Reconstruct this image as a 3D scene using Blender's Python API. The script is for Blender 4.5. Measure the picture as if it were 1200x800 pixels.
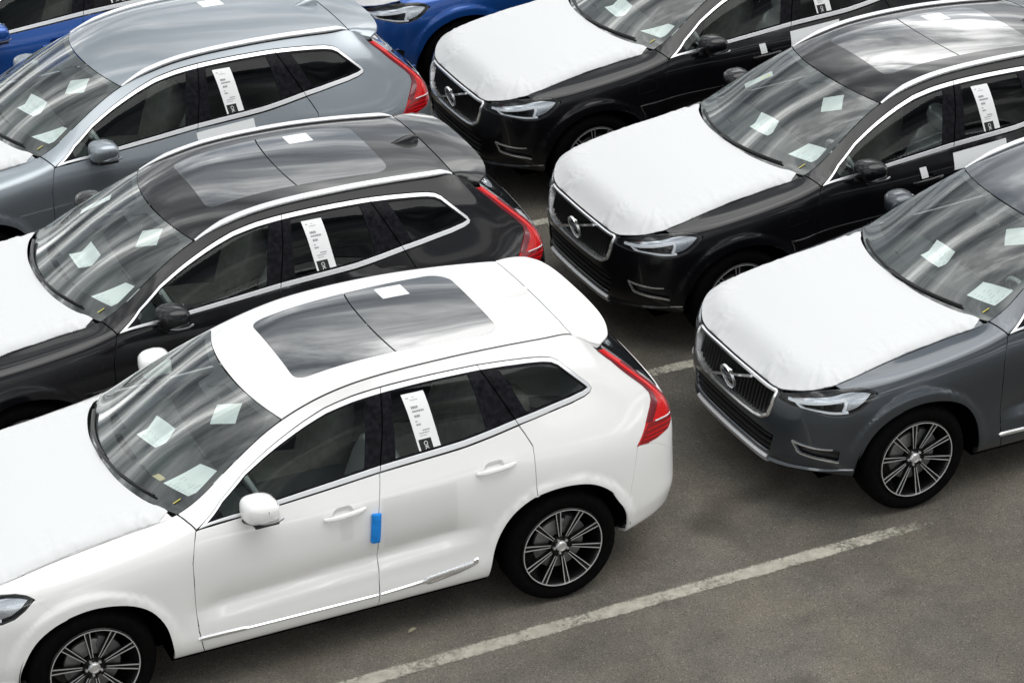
import bpy, bmesh, math, random
import numpy as np
from mathutils import Vector, Matrix, noise
from mathutils.geometry import delaunay_2d_cdt

for o in list(bpy.data.objects): bpy.data.objects.remove(o)
scene = bpy.context.scene
COL = scene.collection
random.seed(7)

# ------------------------------------------------------------------ camera
cam_data = bpy.data.cameras.new('camera'); cam = bpy.data.objects.new('camera', cam_data); COL.objects.link(cam)
CAM_POS = Vector((-4.1714, -13.0027, 8.7132))
yaw, pit, rol = math.radians(23.7539), math.radians(27.6193), math.radians(-1.3437)
F = Vector((math.sin(yaw)*math.cos(pit), math.cos(yaw)*math.cos(pit), -math.sin(pit)))
R0 = Vector((math.cos(yaw), -math.sin(yaw), 0)); U0 = R0.cross(F)
RR = math.cos(rol)*R0 + math.sin(rol)*U0; UU = -math.sin(rol)*R0 + math.cos(rol)*U0
m3 = Matrix((RR, UU, -F)).transposed()
cam.matrix_world = Matrix.Translation(CAM_POS) @ m3.to_4x4()
cam_data.sensor_width = 36; cam_data.lens = 3095.19/1200*36
cam_data.clip_start = .1; cam_data.clip_end = 2000
cam_data.dof.use_dof = False
scene.camera = cam

# ------------------------------------------------------------------ sky and sun
SUN_EL, SUN_AZ = math.radians(66), math.radians(128)      # azimuth of the sun, clockwise from +Y
CLOUD_SKY, CLOUD_BASE = .68, 5.5
world = bpy.data.worlds.new('World'); scene.world = world; world.use_nodes = True
nt = world.node_tree; nt.nodes.clear()
def N(t, tree=None, **k):
    n = (tree or nt).nodes.new(t)
    for a, b in k.items(): setattr(n, a, b)
    return n
wo = N('ShaderNodeOutputWorld'); bg = N('ShaderNodeBackground'); bg.inputs['Strength'].default_value = .1
sky = N('ShaderNodeTexSky', sky_type='NISHITA', sun_disc=False, sun_elevation=SUN_EL, sun_rotation=SUN_AZ)
tc = N('ShaderNodeTexCoord'); sep = N('ShaderNodeSeparateXYZ'); nt.links.new(tc.outputs['Generated'], sep.inputs[0])
zz = N('ShaderNodeMath', operation='ABSOLUTE'); nt.links.new(sep.outputs['Z'], zz.inputs[0])
za = N('ShaderNodeMath', operation='ADD'); nt.links.new(zz.outputs[0], za.inputs[0]); za.inputs[1].default_value = .42
cx = N('ShaderNodeMath', operation='DIVIDE'); cy = N('ShaderNodeMath', operation='DIVIDE')
nt.links.new(sep.outputs['X'], cx.inputs[0]); nt.links.new(za.outputs[0], cx.inputs[1])
nt.links.new(sep.outputs['Y'], cy.inputs[0]); nt.links.new(za.outputs[0], cy.inputs[1])
cmb = N('ShaderNodeCombineXYZ'); nt.links.new(cx.outputs[0], cmb.inputs[0]); nt.links.new(cy.outputs[0], cmb.inputs[1])
mp = N('ShaderNodeMapping'); mp.inputs['Rotation'].default_value = (0, 0, math.radians(0)); mp.inputs['Scale'].default_value = (1.3, 3.0, 1); mp.inputs['Location'].default_value = (5.1, 10.7, 0)
nt.links.new(cmb.outputs[0], mp.inputs[0])
n1 = N('ShaderNodeTexNoise'); n1.inputs['Scale'].default_value = 1.25; n1.inputs['Detail'].default_value = 9; n1.inputs['Roughness'].default_value = .60; n1.inputs['Distortion'].default_value = .5
nt.links.new(mp.outputs[0], n1.inputs['Vector'])
ramp = N('ShaderNodeValToRGB'); cr = ramp.color_ramp
cr.elements[0].position = .38; cr.elements[0].color = (.22, .24, .265, 1)
cr.elements[1].position = .64; cr.elements[1].color = (2.9, 2.9, 2.85, 1)
e = cr.elements.new(.47); e.color = (.50, .525, .55, 1)
e = cr.elements.new(.55); e.color = (1.15, 1.16, 1.16, 1)
nt.links.new(n1.outputs['Fac'], ramp.inputs[0])
n2 = N('ShaderNodeTexNoise'); n2.inputs['Scale'].default_value = .8; n2.inputs['Detail'].default_value = 4
nt.links.new(mp.outputs[0], n2.inputs['Vector'])
mr = N('ShaderNodeMapRange'); mr.inputs['From Min'].default_value = .3; mr.inputs['From Max'].default_value = .45; mr.inputs['To Min'].default_value = .72; mr.inputs['To Max'].default_value = 1
nt.links.new(n2.outputs['Fac'], mr.inputs['Value'])
# the cloud sheet is lit by the same sky: brighter towards the veiled sun, plus an even base
lum = N('ShaderNodeRGBToBW'); nt.links.new(sky.outputs[0], lum.inputs[0])
lm = N('ShaderNodeMath', operation='MULTIPLY_ADD'); nt.links.new(lum.outputs[0], lm.inputs[0]); lm.inputs[1].default_value = CLOUD_SKY; lm.inputs[2].default_value = CLOUD_BASE
# thick and thin banks of cloud
n3 = N('ShaderNodeTexNoise'); n3.inputs['Scale'].default_value = .42; n3.inputs['Detail'].default_value = 2; nt.links.new(mp.outputs[0], n3.inputs['Vector'])
bk = N('ShaderNodeMapRange'); bk.inputs['From Min'].default_value = .36; bk.inputs['From Max'].default_value = .64; bk.inputs['To Min'].default_value = .38; bk.inputs['To Max'].default_value = 1.62; nt.links.new(n3.outputs['Fac'], bk.inputs['Value'])
lb = N('ShaderNodeMath', operation='MULTIPLY'); nt.links.new(lm.outputs[0], lb.inputs[0]); nt.links.new(bk.outputs[0], lb.inputs[1])
cl = N('ShaderNodeVectorMath', operation='SCALE'); nt.links.new(ramp.outputs[0], cl.inputs[0]); nt.links.new(lb.outputs[0], cl.inputs['Scale'])
mx = N('ShaderNodeMix', data_type='RGBA'); nt.links.new(mr.outputs[0], mx.inputs['Factor'])
nt.links.new(sky.outputs[0], mx.inputs['A']); nt.links.new(cl.outputs[0], mx.inputs['B'])
nt.links.new(mx.outputs['Result'], bg.inputs['Color']); nt.links.new(bg.outputs[0], wo.inputs['Surface'])

sl = bpy.data.lights.new('sun', 'SUN'); sl.energy = 1.1; sl.angle = math.radians(60); sl.color = (1, .98, .95)
sun = bpy.data.objects.new('sun', sl); COL.objects.link(sun)
sd = Vector((math.sin(SUN_AZ)*math.cos(SUN_EL), math.cos(SUN_AZ)*math.cos(SUN_EL), math.sin(SUN_EL)))
sun.rotation_euler = sd.to_track_quat('Z', 'Y').to_euler(); sun.location = sd*40

vs = scene.view_settings; vs.view_transform = 'Standard'; vs.look = 'None'; vs.gamma = 1; vs.use_curve_mapping = False
vs.exposure = 0.52

# ------------------------------------------------------------------ materials
def mat(name, col, rough=.5, metal=0., coat=0., spec=.5, coat_rough=.03, **k):
    m = bpy.data.materials.new(name); m.use_nodes = True
    b = m.node_tree.nodes['Principled BSDF']
    b.inputs['Base Color'].default_value = (*col, 1); b.inputs['Roughness'].default_value = rough
    b.inputs['Metallic'].default_value = metal; b.inputs['Coat Weight'].default_value = coat
    b.inputs['Coat Roughness'].default_value = coat_rough; b.inputs['Specular IOR Level'].default_value = spec
    return m
def ior_(m, v):
    bsdf(m).inputs['IOR'].default_value = v; return m
def bsdf(m): return m.node_tree.nodes['Principled BSDF']
def noise_mod(m, scale, lo, hi, detail=4, inp='Base Color', col=None, coords='Object', bump=0., bscale=None):
    """multiply the base colour (or set roughness) by a noise between lo and hi"""
    t = m.node_tree; b = bsdf(m)
    c = N('ShaderNodeTexCoord', t); n = N('ShaderNodeTexNoise', t); n.inputs['Scale'].default_value = scale; n.inputs['Detail'].default_value = detail
    t.links.new(c.outputs[coords], n.inputs['Vector'])
    r = N('ShaderNodeMapRange', t); r.inputs['From Min'].default_value = .3; r.inputs['From Max'].default_value = .7
    r.inputs['To Min'].default_value = lo; r.inputs['To Max'].default_value = hi
    t.links.new(n.outputs['Fac'], r.inputs['Value'])
    if inp == 'Base Color':
        x = N('ShaderNodeVectorMath', t, operation='SCALE'); x.inputs[0].default_value = b.inputs['Base Color'].default_value[:3]
        t.links.new(r.outputs[0], x.inputs['Scale']); t.links.new(x.outputs[0], b.inputs['Base Color'])
    else: t.links.new(r.outputs[0], b.inputs[inp])
    if bump:
        n3 = N('ShaderNodeTexNoise', t); n3.inputs['Scale'].default_value = bscale or scale; n3.inputs['Detail'].default_value = 6
        t.links.new(c.outputs[coords], n3.inputs['Vector'])
        bu = N('ShaderNodeBump', t); bu.inputs['Strength'].default_value = 1; bu.inputs['Distance'].default_value = bump
        t.links.new(n3.outputs['Fac'], bu.inputs['Height']); t.links.new(bu.outputs[0], b.inputs['Normal'])
    return m
def glass(name, tint, ior=1.6, rough=0.0):
    m = bpy.data.materials.new(name); m.use_nodes = True; t = m.node_tree; t.nodes.clear()
    o = N('ShaderNodeOutputMaterial', t); mxs = N('ShaderNodeMixShader', t); tr = N('ShaderNodeBsdfTransparent', t); gl = N('ShaderNodeBsdfGlossy', t)
    fr = N('ShaderNodeFresnel', t); fr.inputs['IOR'].default_value = ior
    tr.inputs['Color'].default_value = (*tint, 1); gl.inputs['Roughness'].default_value = rough; gl.inputs['Color'].default_value = (.97, 1, .99, 1)
    # the fresnel node inverts the IOR on back faces; keep the pane symmetric
    ge = N('ShaderNodeNewGeometry', t); mi_ = N('ShaderNodeMix', t, data_type='FLOAT'); mi_.inputs['A'].default_value = ior; mi_.inputs['B'].default_value = 1/ior
    t.links.new(ge.outputs['Backfacing'], mi_.inputs['Factor']); t.links.new(mi_.outputs['Result'], fr.inputs['IOR'])
    t.links.new(fr.outputs[0], mxs.inputs[0]); t.links.new(tr.outputs[0], mxs.inputs[1]); t.links.new(gl.outputs[0], mxs.inputs[2])
    t.links.new(mxs.outputs[0], o.inputs['Surface'])
    return m
def paint(name, col, metal=0., rough=.35, coat=1., cior=1.5):
    m = mat(name, col, rough, metal, coat, coat_rough=.015, spec=.15 if not metal else .5)
    bsdf(m).inputs['Coat IOR'].default_value = cior
    t = m.node_tree; b = bsdf(m); c = N('ShaderNodeTexCoord', t); n = N('ShaderNodeTexNoise', t)
    n.inputs['Scale'].default_value = 3.; n.inputs['Detail'].default_value = 8; n.inputs['Roughness'].default_value = .7
    t.links.new(c.outputs['Object'], n.inputs['Vector'])
    r = N('ShaderNodeMapRange', t); r.inputs['From Min'].default_value = .35; r.inputs['From Max'].default_value = .75; r.inputs['To Min'].default_value = .012; r.inputs['To Max'].default_value = .07
    t.links.new(n.outputs['Fac'], r.inputs['Value']); t.links.new(r.outputs[0], b.inputs['Coat Roughness'])
    return m
M = dict(
 white=paint('white_paint', (.80, .80, .79)), black=paint('black_paint', (.0030, .0030, .0042), cior=1.40),
 steel=paint('steel_grey_paint', (.27, .305, .335), .7, .36), denim=paint('slate_grey_paint', (.060, .071, .084), .75, .36),
 blue=paint('blue_paint', (.012, .085, .36), .45, .33),
 trim=mat('black_trim', (.008, .008, .009), .32, spec=.5), plastic=noise_mod(mat('dark_plastic', (.012, .012, .013), .55), 60, .8, 1.2),
 liner=mat('arch_liner', (.0015, .0015, .0015), 1, spec=.0), chrome=mat('chrome', (.92, .93, .94), .26, .92), satin=mat('satin_aluminium', (.90, .91, .92), .34, .9),
 silver=mat('silver_paint', (.62, .63, .64), .38, .6), rubber=noise_mod(mat('tyre_rubber', (.0025, .0025, .0025), .9, spec=.05), 30, .7, 1.4),
 gloss=mat('gloss_black_alloy', (.005, .005, .0055), .25, spec=.25), machined=mat('machined_alloy', (.70, .71, .72), .42, .7),
 disc=noise_mod(mat('brake_disc', (.30, .30, .29), .5, .6), 25, .6, 1.1), caliper=mat('caliper', (.16, .16, .16), .5, .5),
 film=mat('white_protection_film', (.635, .645, .65), .5, spec=.35), paper=mat('paper', (.80, .84, .83), .8, spec=.2),
 sticker=mat('white_sticker', (.82, .83, .83), .5), ink=mat('grey_print', (.30, .30, .31), .7), inkblack=mat('black_print', (.006, .006, .006), .6),
 dull=mat('dull_label', (.50, .53, .52), .6), tape=mat('white_tape', (.72, .74, .74), .35), blue_foam=noise_mod(mat('blue_foam', (.015, .22, .66), .85, spec=.2), 40, .85, 1.1),
 yellow=mat('yellow_tag', (.62, .56, .10), .7), kraft=mat('tan_card', (.55, .46, .25), .8),
 red=mat('red_lens', (.60, .004, .005), .2, coat=.4), darkred=mat('dark_red_lens', (.16, .006, .014), .12, coat=1), lightred=mat('bright_red_strip', (.75, .012, .010), .15, coat=.4), smoke=mat('smoked_red_lens', (.24, .004, .008), .15, coat=1),
 slat=mat('slat_black', (.010, .010, .011), .38, spec=.35), lamp_silver=mat('lamp_reflector', (.62, .64, .66), .22, .9), lamp_white=mat('lamp_light_guide', (.78, .80, .82), .2, coat=.6),
 dash=noise_mod(mat('dashboard_grain', (.030, .034, .034), .6), 120, .7, 1.2), seat=noise_mod(mat('seat_leather', (.17, .16, .14), .5), 14, .75, 1.15),
 seat_wrap=mat('seat_in_clear_wrap', (.24, .25, .25), .2, coat=.8), liner_cloth=mat('headliner', (.10, .10, .10), .9), beige=mat('tan_trim', (.30, .24, .17), .6),
 wheel_wrap=mat('pale_wrapped_rim', (.42, .44, .44), .35), badge=mat('badge_blue', (.012, .016, .03), .3), pillar=noise_mod(mat('pillar_film', (.006, .006, .008), .22, spec=.08), 30, .5, 2.2),
 roofglass=ior_(mat('dark_roof_glass', (.030, .034, .038), .02, coat=1), 2.1),
 wind=glass('windscreen_glass', (.90, .955, .935), 2.3), side=glass('side_glass', (.80, .88, .85), 1.38), dark=glass('privacy_glass', (.10, .11, .12), 1.36),
 lens=glass('lamp_lens', (.93, .95, .97), 1.45), clearfilm=glass('clear_film', (.97, .97, .97), 1.25, .12),
)

def film_crinkle(m):
    t = m.node_tree; c = N('ShaderNodeTexCoord', t); n = N('ShaderNodeTexNoise', t); n.inputs['Scale'].default_value = 3.5; n.inputs['Detail'].default_value = 3; n.inputs['Roughness'].default_value = .5; n.inputs['Distortion'].default_value = 1.0
    t.links.new(c.outputs['Object'], n.inputs['Vector']); b = N('ShaderNodeBump', t); b.inputs['Distance'].default_value = .006; b.inputs['Strength'].default_value = .35
    t.links.new(n.outputs['Fac'], b.inputs['Height']); t.links.new(b.outputs[0], bsdf(m).inputs['Normal'])
film_crinkle(M['film'])
# ------------------------------------------------------------------ surfaces of the car body, as dense patches
def hermite(xs, ys, xq):
    # C1 cubic with limited tangents (monotone, Fritsch-Carlson), ys may be (n,k)
    xs=np.asarray(xs,float); ys=np.asarray(ys,float); xq=np.atleast_1d(np.asarray(xq,float))
    if ys.ndim==1: return hermite(xs,ys[:,None],xq)[:,0]
    h=np.diff(xs)[:,None]; d=np.diff(ys,axis=0)/h
    m=np.zeros_like(ys)
    if len(xs)>2:
        w1=2*h[1:]+h[:-1]; w2=h[1:]+2*h[:-1]
        a,b=d[:-1],d[1:]
        with np.errstate(all='ignore'):
            hm=(w1+w2)/(w1/a+w2/b)
        m[1:-1]=np.where(a*b>0,hm,0)
        # blend with plain average so that sections do not go flat at every extreme
        av=(d[:-1]*h[1:]+d[1:]*h[:-1])/(h[1:]+h[:-1])
        m[1:-1]=.5*m[1:-1]+.5*av
    m[0]=d[0]; m[-1]=d[-1]
    i=np.clip(np.searchsorted(xs,xq)-1,0,len(xs)-2)
    t=((xq-xs[i])/(xs[i+1]-xs[i]))[:,None]; hh=h[i]
    return ((2*t**3-3*t**2+1)*ys[i]+(t**3-2*t**2+t)*hh*m[i]+(-2*t**3+3*t**2)*ys[i+1]+(t**3-t**2)*hh*m[i+1])
def gauss(n):
    m=int(round(3*n)); k=np.exp(-.5*(np.arange(-m,m+1)/n)**2); return k/k.sum()
def blur(A,n,axis,mirror=None):
    # mirror: sign vector for reflection about the ends (symmetry plane) else linear extrapolation
    if n<=0: return A
    k=gauss(n); r=len(k)//2
    A=np.moveaxis(A,axis,0)
    if mirror is not None:
        lo=A[1:r+1][::-1]*mirror; hi=A[-r-1:-1][::-1]*mirror
    else:
        lo=2*A[0]-A[1:r+1][::-1]; hi=2*A[-1]-A[-r-1:-1][::-1]
    B=np.concatenate([lo,A,hi],0)
    out=sum(k[j]*B[j:j+len(A)] for j in range(len(k)))
    return np.moveaxis(out,0,axis)
class Patch:
    def __init__(s,P,S,T,sign=1):
        s.P=P; s.S=S; s.T=T
        du=np.gradient(P,axis=0); dv=np.gradient(P,axis=1)
        n=np.cross(du,dv); n*=sign/(np.linalg.norm(n,axis=2,keepdims=True)+1e-12)
        s.N=n
    def _ij(s,a,b):
        fi=(np.asarray(a)-s.S[0])/(s.S[-1]-s.S[0])*(len(s.S)-1); fj=(np.asarray(b)-s.T[0])/(s.T[-1]-s.T[0])*(len(s.T)-1)
        i=np.clip(np.floor(fi).astype(int),0,len(s.S)-2); j=np.clip(np.floor(fj).astype(int),0,len(s.T)-2)
        return i,j,(fi-i)[...,None],(fj-j)[...,None]
    def _bil(s,A,a,b):
        i,j,u,v=s._ij(a,b)
        return A[i,j]*(1-u)*(1-v)+A[i+1,j]*u*(1-v)+A[i,j+1]*(1-u)*v+A[i+1,j+1]*u*v
    def ev(s,a,b): return s._bil(s.P,a,b)
    def nr(s,a,b):
        n=s._bil(s.N,a,b); return n/np.linalg.norm(n,axis=-1,keepdims=True)
    def inv(s,pts,ax,srange=None):
        # pts (n,2) target of coordinates ax e.g. (0,2); nearest + Newton
        pts=np.asarray(pts,float); i0,i1=0,len(s.S)
        if srange: i0=np.searchsorted(s.S,srange[0]); i1=np.searchsorted(s.S,srange[1])
        Q=s.P[i0:i1][:,:,list(ax)]; out=[]
        ds=s.S[1]-s.S[0]; dt=s.T[1]-s.T[0]
        for p in pts:
            d=((Q-p)**2).sum(2); k=np.unravel_index(d.argmin(),d.shape)
            a=s.S[i0+k[0]]; b=s.T[k[1]]
            for _ in range(6):
                f=s.ev(a,b)[list(ax)]-p
                ja=(s.ev(a+.5*ds,b)-s.ev(a-.5*ds,b))[list(ax)]/ds; jb=(s.ev(a,b+.5*dt)-s.ev(a,b-.5*dt))[list(ax)]/dt
                J=np.stack([ja,jb],1)
                try: st=np.linalg.solve(J,-f)
                except Exception: break
                st=np.clip(st,[-3*ds,-3*dt],[3*ds,3*dt]); a+=st[0]; b+=st[1]
                a=min(max(a,s.S[0]),s.S[-1]); b=min(max(b,s.T[0]),s.T[-1])
            out.append((a,b))
        return np.array(out)
def side_patch():
    st=np.array([.53,.62,.80,1.0,1.2,1.4,1.545,1.8,2.1,2.4,2.637,3.17,3.52,3.80])
    tab=dict(
     W=[.912,.925,.938,.942,.944,.945,.945,.945,.945,.945,.945,.945,.946,.943],
     q=[0,0,0,0,.15,.5,.8,1,1,1,1,.9,.3,0],
     y6=[.895,.908,.92,.927,.93,.93,.928,.925,.925,.925,.925,.925,.925,.917],
     z6=[.815,.835,.865,.89,.91,.93,.94,.95,.955,.96,.965,.97,.98,.985],
     y7=[.868,.882,.893,.898,.897,.89,.881,.872,.863,.858,.854,.845,.829,.795],
     z7=[.895,.912,.94,.968,.998,1.03,1.065,1.085,1.10,1.118,1.132,1.165,1.203,1.235],
     y8=[.825,.832,.833,.832,.828,.826,.822,.788,.75,.737,.735,.73,.715,.685],
     z8=[.938,.953,.980,1.009,1.039,1.071,1.107,1.215,1.32,1.375,1.40,1.43,1.43,1.42],
     y9=[.768,.765,.752,.747,.746,.755,.758,.70,.627,.60,.596,.59,.575,.558],
     z9=[.964,.982,1.009,1.036,1.064,1.090,1.148,1.30,1.455,1.555,1.596,1.612,1.598,1.575])
    cols=[]
    def C(s,pts): cols.append((s,np.array(pts,float)))
    zf=[.25,.29,.38,.48,.58,.68,.755,.79,.812,.832]
    C(0,[(x,0,z) for x,z in zip([.22,.10,.05,.045,.042,.05,.062,.075,.09,.11],zf)])
    C(.25,[(x,.25*k,z) for x,z,k in zip([.225,.105,.055,.05,.047,.055,.067,.08,.095,.115],zf,[.95]+[1]*9)])
    C(.47,[(.25,.42,.25),(.115,.44,.295),(.07,.45,.38),(.065,.46,.48),(.062,.46,.58),(.068,.465,.68),(.078,.465,.76),(.09,.47,.79),(.105,.47,.813),(.12,.475,.835)])
    C(.62,[(.30,.55,.26),(.17,.58,.31),(.115,.595,.39),(.11,.60,.48),(.11,.60,.58),(.115,.60,.68),(.125,.60,.76),(.135,.60,.805),(.15,.60,.838),(.165,.60,.865)])
    C(.76,[(.36,.64,.27),(.24,.69,.32),(.185,.71,.40),(.175,.72,.48),(.175,.72,.58),(.18,.72,.68),(.195,.72,.77),(.21,.72,.83),(.225,.715,.87),(.245,.71,.90)])
    C(.90,[(.42,.72,.28),(.33,.79,.33),(.28,.81,.40),(.265,.82,.48),(.265,.82,.58),(.27,.82,.68),(.285,.815,.78),(.305,.81,.86),(.33,.79,.898),(.345,.76,.926)])
    C(1.03,[(.48,.78,.28),(.42,.86,.33),(.40,.875,.41),(.39,.885,.50),(.39,.885,.60),(.39,.885,.70),(.40,.875,.80),(.415,.855,.875),(.425,.82,.921),(.435,.772,.947)])
    for i,x in enumerate(st):
        W,q,y6,z6,y7,z7,y8,z8,y9,z9=[tab[k][i] for k in('W','q','y6','z6','y7','z7','y8','z8','y9','z9')]
        z5=.80 if x>.7 else .74
        C(x+.61,[(x,W-.10,.25),(x,W-.025,.295),(x,W+.002,.39),(x,W-.006*q,.49),(x,W-.010*q,.62),(x,W-.008*q,z5),(x,y6,z6),(x,y7,z7),(x,y8,z8),(x,y9,z9)])
    C(4.71,[(4.10,.80,.28),(4.10,.905,.33),(4.10,.928,.42),(4.10,.935,.50),(4.10,.935,.62),(4.10,.928,.80),(4.10,.903,.975),(4.07,.775,1.255),(4.04,.695,1.40),(4.0,.545,1.553)])
    C(4.885,[(4.25,.76,.29),(4.26,.865,.34),(4.265,.893,.42),(4.27,.905,.50),(4.27,.905,.62),(4.27,.897,.80),(4.265,.873,.965),(4.20,.795,1.20),(4.13,.715,1.36),(4.075,.63,1.505)])
    C(5.055,[(4.38,.70,.30),(4.41,.805,.35),(4.42,.84,.43),(4.43,.855,.52),(4.43,.855,.62),(4.425,.855,.80),(4.41,.84,.955),(4.345,.785,1.17),(4.235,.72,1.33),(4.13,.64,1.485)])
    C(5.22,[(4.48,.60,.31),(4.53,.72,.36),(4.545,.755,.44),(4.555,.775,.53),(4.555,.775,.62),(4.545,.79,.80),(4.535,.80,.95),(4.485,.787,1.11),(4.325,.71,1.31),(4.16,.61,1.475)])
    C(5.44,[(4.54,.50,.31),(4.60,.53,.36),(4.625,.55,.44),(4.635,.56,.53),(4.635,.56,.62),(4.612,.57,.80),(4.595,.57,.95),(4.542,.57,1.11),(4.362,.54,1.30),(4.16,.49,1.475)])
    for s,y,dx in((5.73,.28,-.012),(6.01,0,0)):
        C(s,[(x+dx,y,z) for x,z in zip([4.58,4.65,4.675,4.688,4.688,4.655,4.63,4.572,4.39,4.175],[.31,.36,.44,.53,.62,.80,.95,1.12,1.31,1.475])])
    ls=np.array([c[0] for c in cols]); net=np.array([c[1] for c in cols])
    S=np.linspace(0,6.01,421); T=np.linspace(0,9,136)
    A=np.stack([hermite(ls,net[:,k,:],S) for k in range(10)],1)   # S x 10 x 3
    B=np.stack([hermite(np.arange(10.),A[i],T) for i in range(len(S))],0)
    m=np.array([1,-1,1.])
    B=blur(B,4,0,mirror=m)
    B=blur(B,2.6,1)
    # pressed crease along the doors: tucks in from above to the valley, flares out sharply below it
    x_=B[...,0]; z_=B[...,2]; on=(B[...,1]>.5)
    fade=np.clip((x_-1.38)/.30,0,1)*np.clip((3.30-x_)/.32,0,1); fade=fade*fade*(3-2*fade)
    zc=.572+(x_-1.5)*.048; up_=np.clip(1-(z_-zc)/.20,0,1); dn_=np.clip(1-(zc-z_)/.095,0,1)
    val=np.where(z_>zc,up_*up_*(.55+.45*up_),dn_)
    cre=-.034*val*fade*on
    cre=blur(cre[...,None],1.1,1)[...,0]
    B[...,1]+=cre
    # raised brow round each wheel opening
    for cx in (.883,3.735):
        r=np.hypot(B[...,0]-cx,(B[...,2]-.375)*1.04)
        w=np.clip((.507-r)/.040,0,1); w=w*w*(3-2*w)
        w*=np.clip((B[...,2]-.30)/.2,0,1)*(B[...,1]>.5)
        B[...,1]+=.013*w
    return Patch(B,S,T,-1)

# ------------------------------------------------------------------ mesh helpers
X0 = 2.3                                   # car origin: 2.3 m behind the nose
def pip(poly, pts):
    x, y = pts[:, 0], pts[:, 1]; ins = np.zeros(len(pts), bool); n = len(poly)
    for i in range(n):
        x1, y1 = poly[i]; x2, y2 = poly[(i+1) % n]
        if y1 == y2: continue
        c = ((y1 > y) != (y2 > y)) & (x < (x2-x1)*(y-y1)/(y2-y1)+x1); ins ^= c
    return ins
def segdist(poly, pts):
    d = np.full(len(pts), 9.)
    for i in range(len(poly)):
        a = poly[i]; b = poly[(i+1) % len(poly)]; ab = b-a; L = ab@ab
        if L < 1e-14: continue
        t = np.clip(((pts-a)@ab)/L, 0, 1); q = a+t[:, None]*ab
        d = np.minimum(d, np.hypot(*(pts-q).T))
    return d
def fillet(poly, r, n=5):
    """round every corner of a closed polygon with radius r (number or list)"""
    P = [np.array(p, float) for p in poly]; out = []; k = len(P)
    rs = r if hasattr(r, '__len__') else [r]*k
    for i in range(k):
        p, a, b = P[i], P[i-1], P[(i+1) % k]
        u = a-p; v = b-p; lu = np.linalg.norm(u); lv = np.linalg.norm(v)
        d = min(rs[i], .48*lu, .48*lv)
        if d < 1e-5: out.append(p); continue
        p1 = p+u/lu*d; p2 = p+v/lv*d
        for j in range(n+1):
            t = j/n; out.append((1-t)**2*p1+2*t*(1-t)*p+t*t*p2)
    return np.array(out)
def dens(poly, step):
    out = []; P = np.asarray(poly, float)
    for i in range(len(P)):
        a = P[i]; b = P[(i+1) % len(P)]; n = max(1, int(math.ceil(np.linalg.norm(b-a)/step)))
        for j in range(n): out.append(a+(b-a)*j/n)
    return np.array(out)
def inset(poly, d):
    P = np.asarray(poly, float); keep = [i for i in range(len(P)) if np.linalg.norm(P[i]-P[i-1]) > 1e-7]; P = P[keep]; n = len(P)
    area = .5*np.sum(P[:, 0]*np.roll(P[:, 1], -1)-np.roll(P[:, 0], -1)*P[:, 1]); sg = 1 if area > 0 else -1
    out = []
    for i in range(n):
        a = P[i]-P[i-1]; b = P[(i+1) % n]-P[i]; a = a/np.linalg.norm(a); b = b/np.linalg.norm(b)
        na = np.array([-a[1], a[0]])*sg; nb = np.array([-b[1], b[0]])*sg
        m = na+nb; L = m@m
        m = m/L*2 if L > .3 else (na+nb)
        out.append(P[i]+m*d)
    return np.array(out)
def mesh(name, V, Fc, normals=None, smooth=True, mats=None, mi=None):
    me = bpy.data.meshes.new(name); me.from_pydata([tuple(map(float, v)) for v in V], [], [tuple(map(int, f)) for f in Fc]); me.update()
    if smooth: me.polygons.foreach_set('use_smooth', [True]*len(me.polygons))
    for m in (mats or []): me.materials.append(m)
    if mi is not None: me.polygons.foreach_set('material_index', mi)
    if normals is not None: me.normals_split_custom_set_from_vertices([tuple(map(float, n)) for n in normals])
    return me
def ob(name, me, parent=None, m=None, loc=None):
    o = bpy.data.objects.new(name, me); COL.objects.link(o)
    if parent: o.parent = parent
    if loc is not None: o.location = loc
    if m is not None:
        if len(me.materials) == 0: me.materials.append(m)
        o.material_slots[0].link = 'OBJECT'; o.material_slots[0].material = m
    return o
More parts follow.
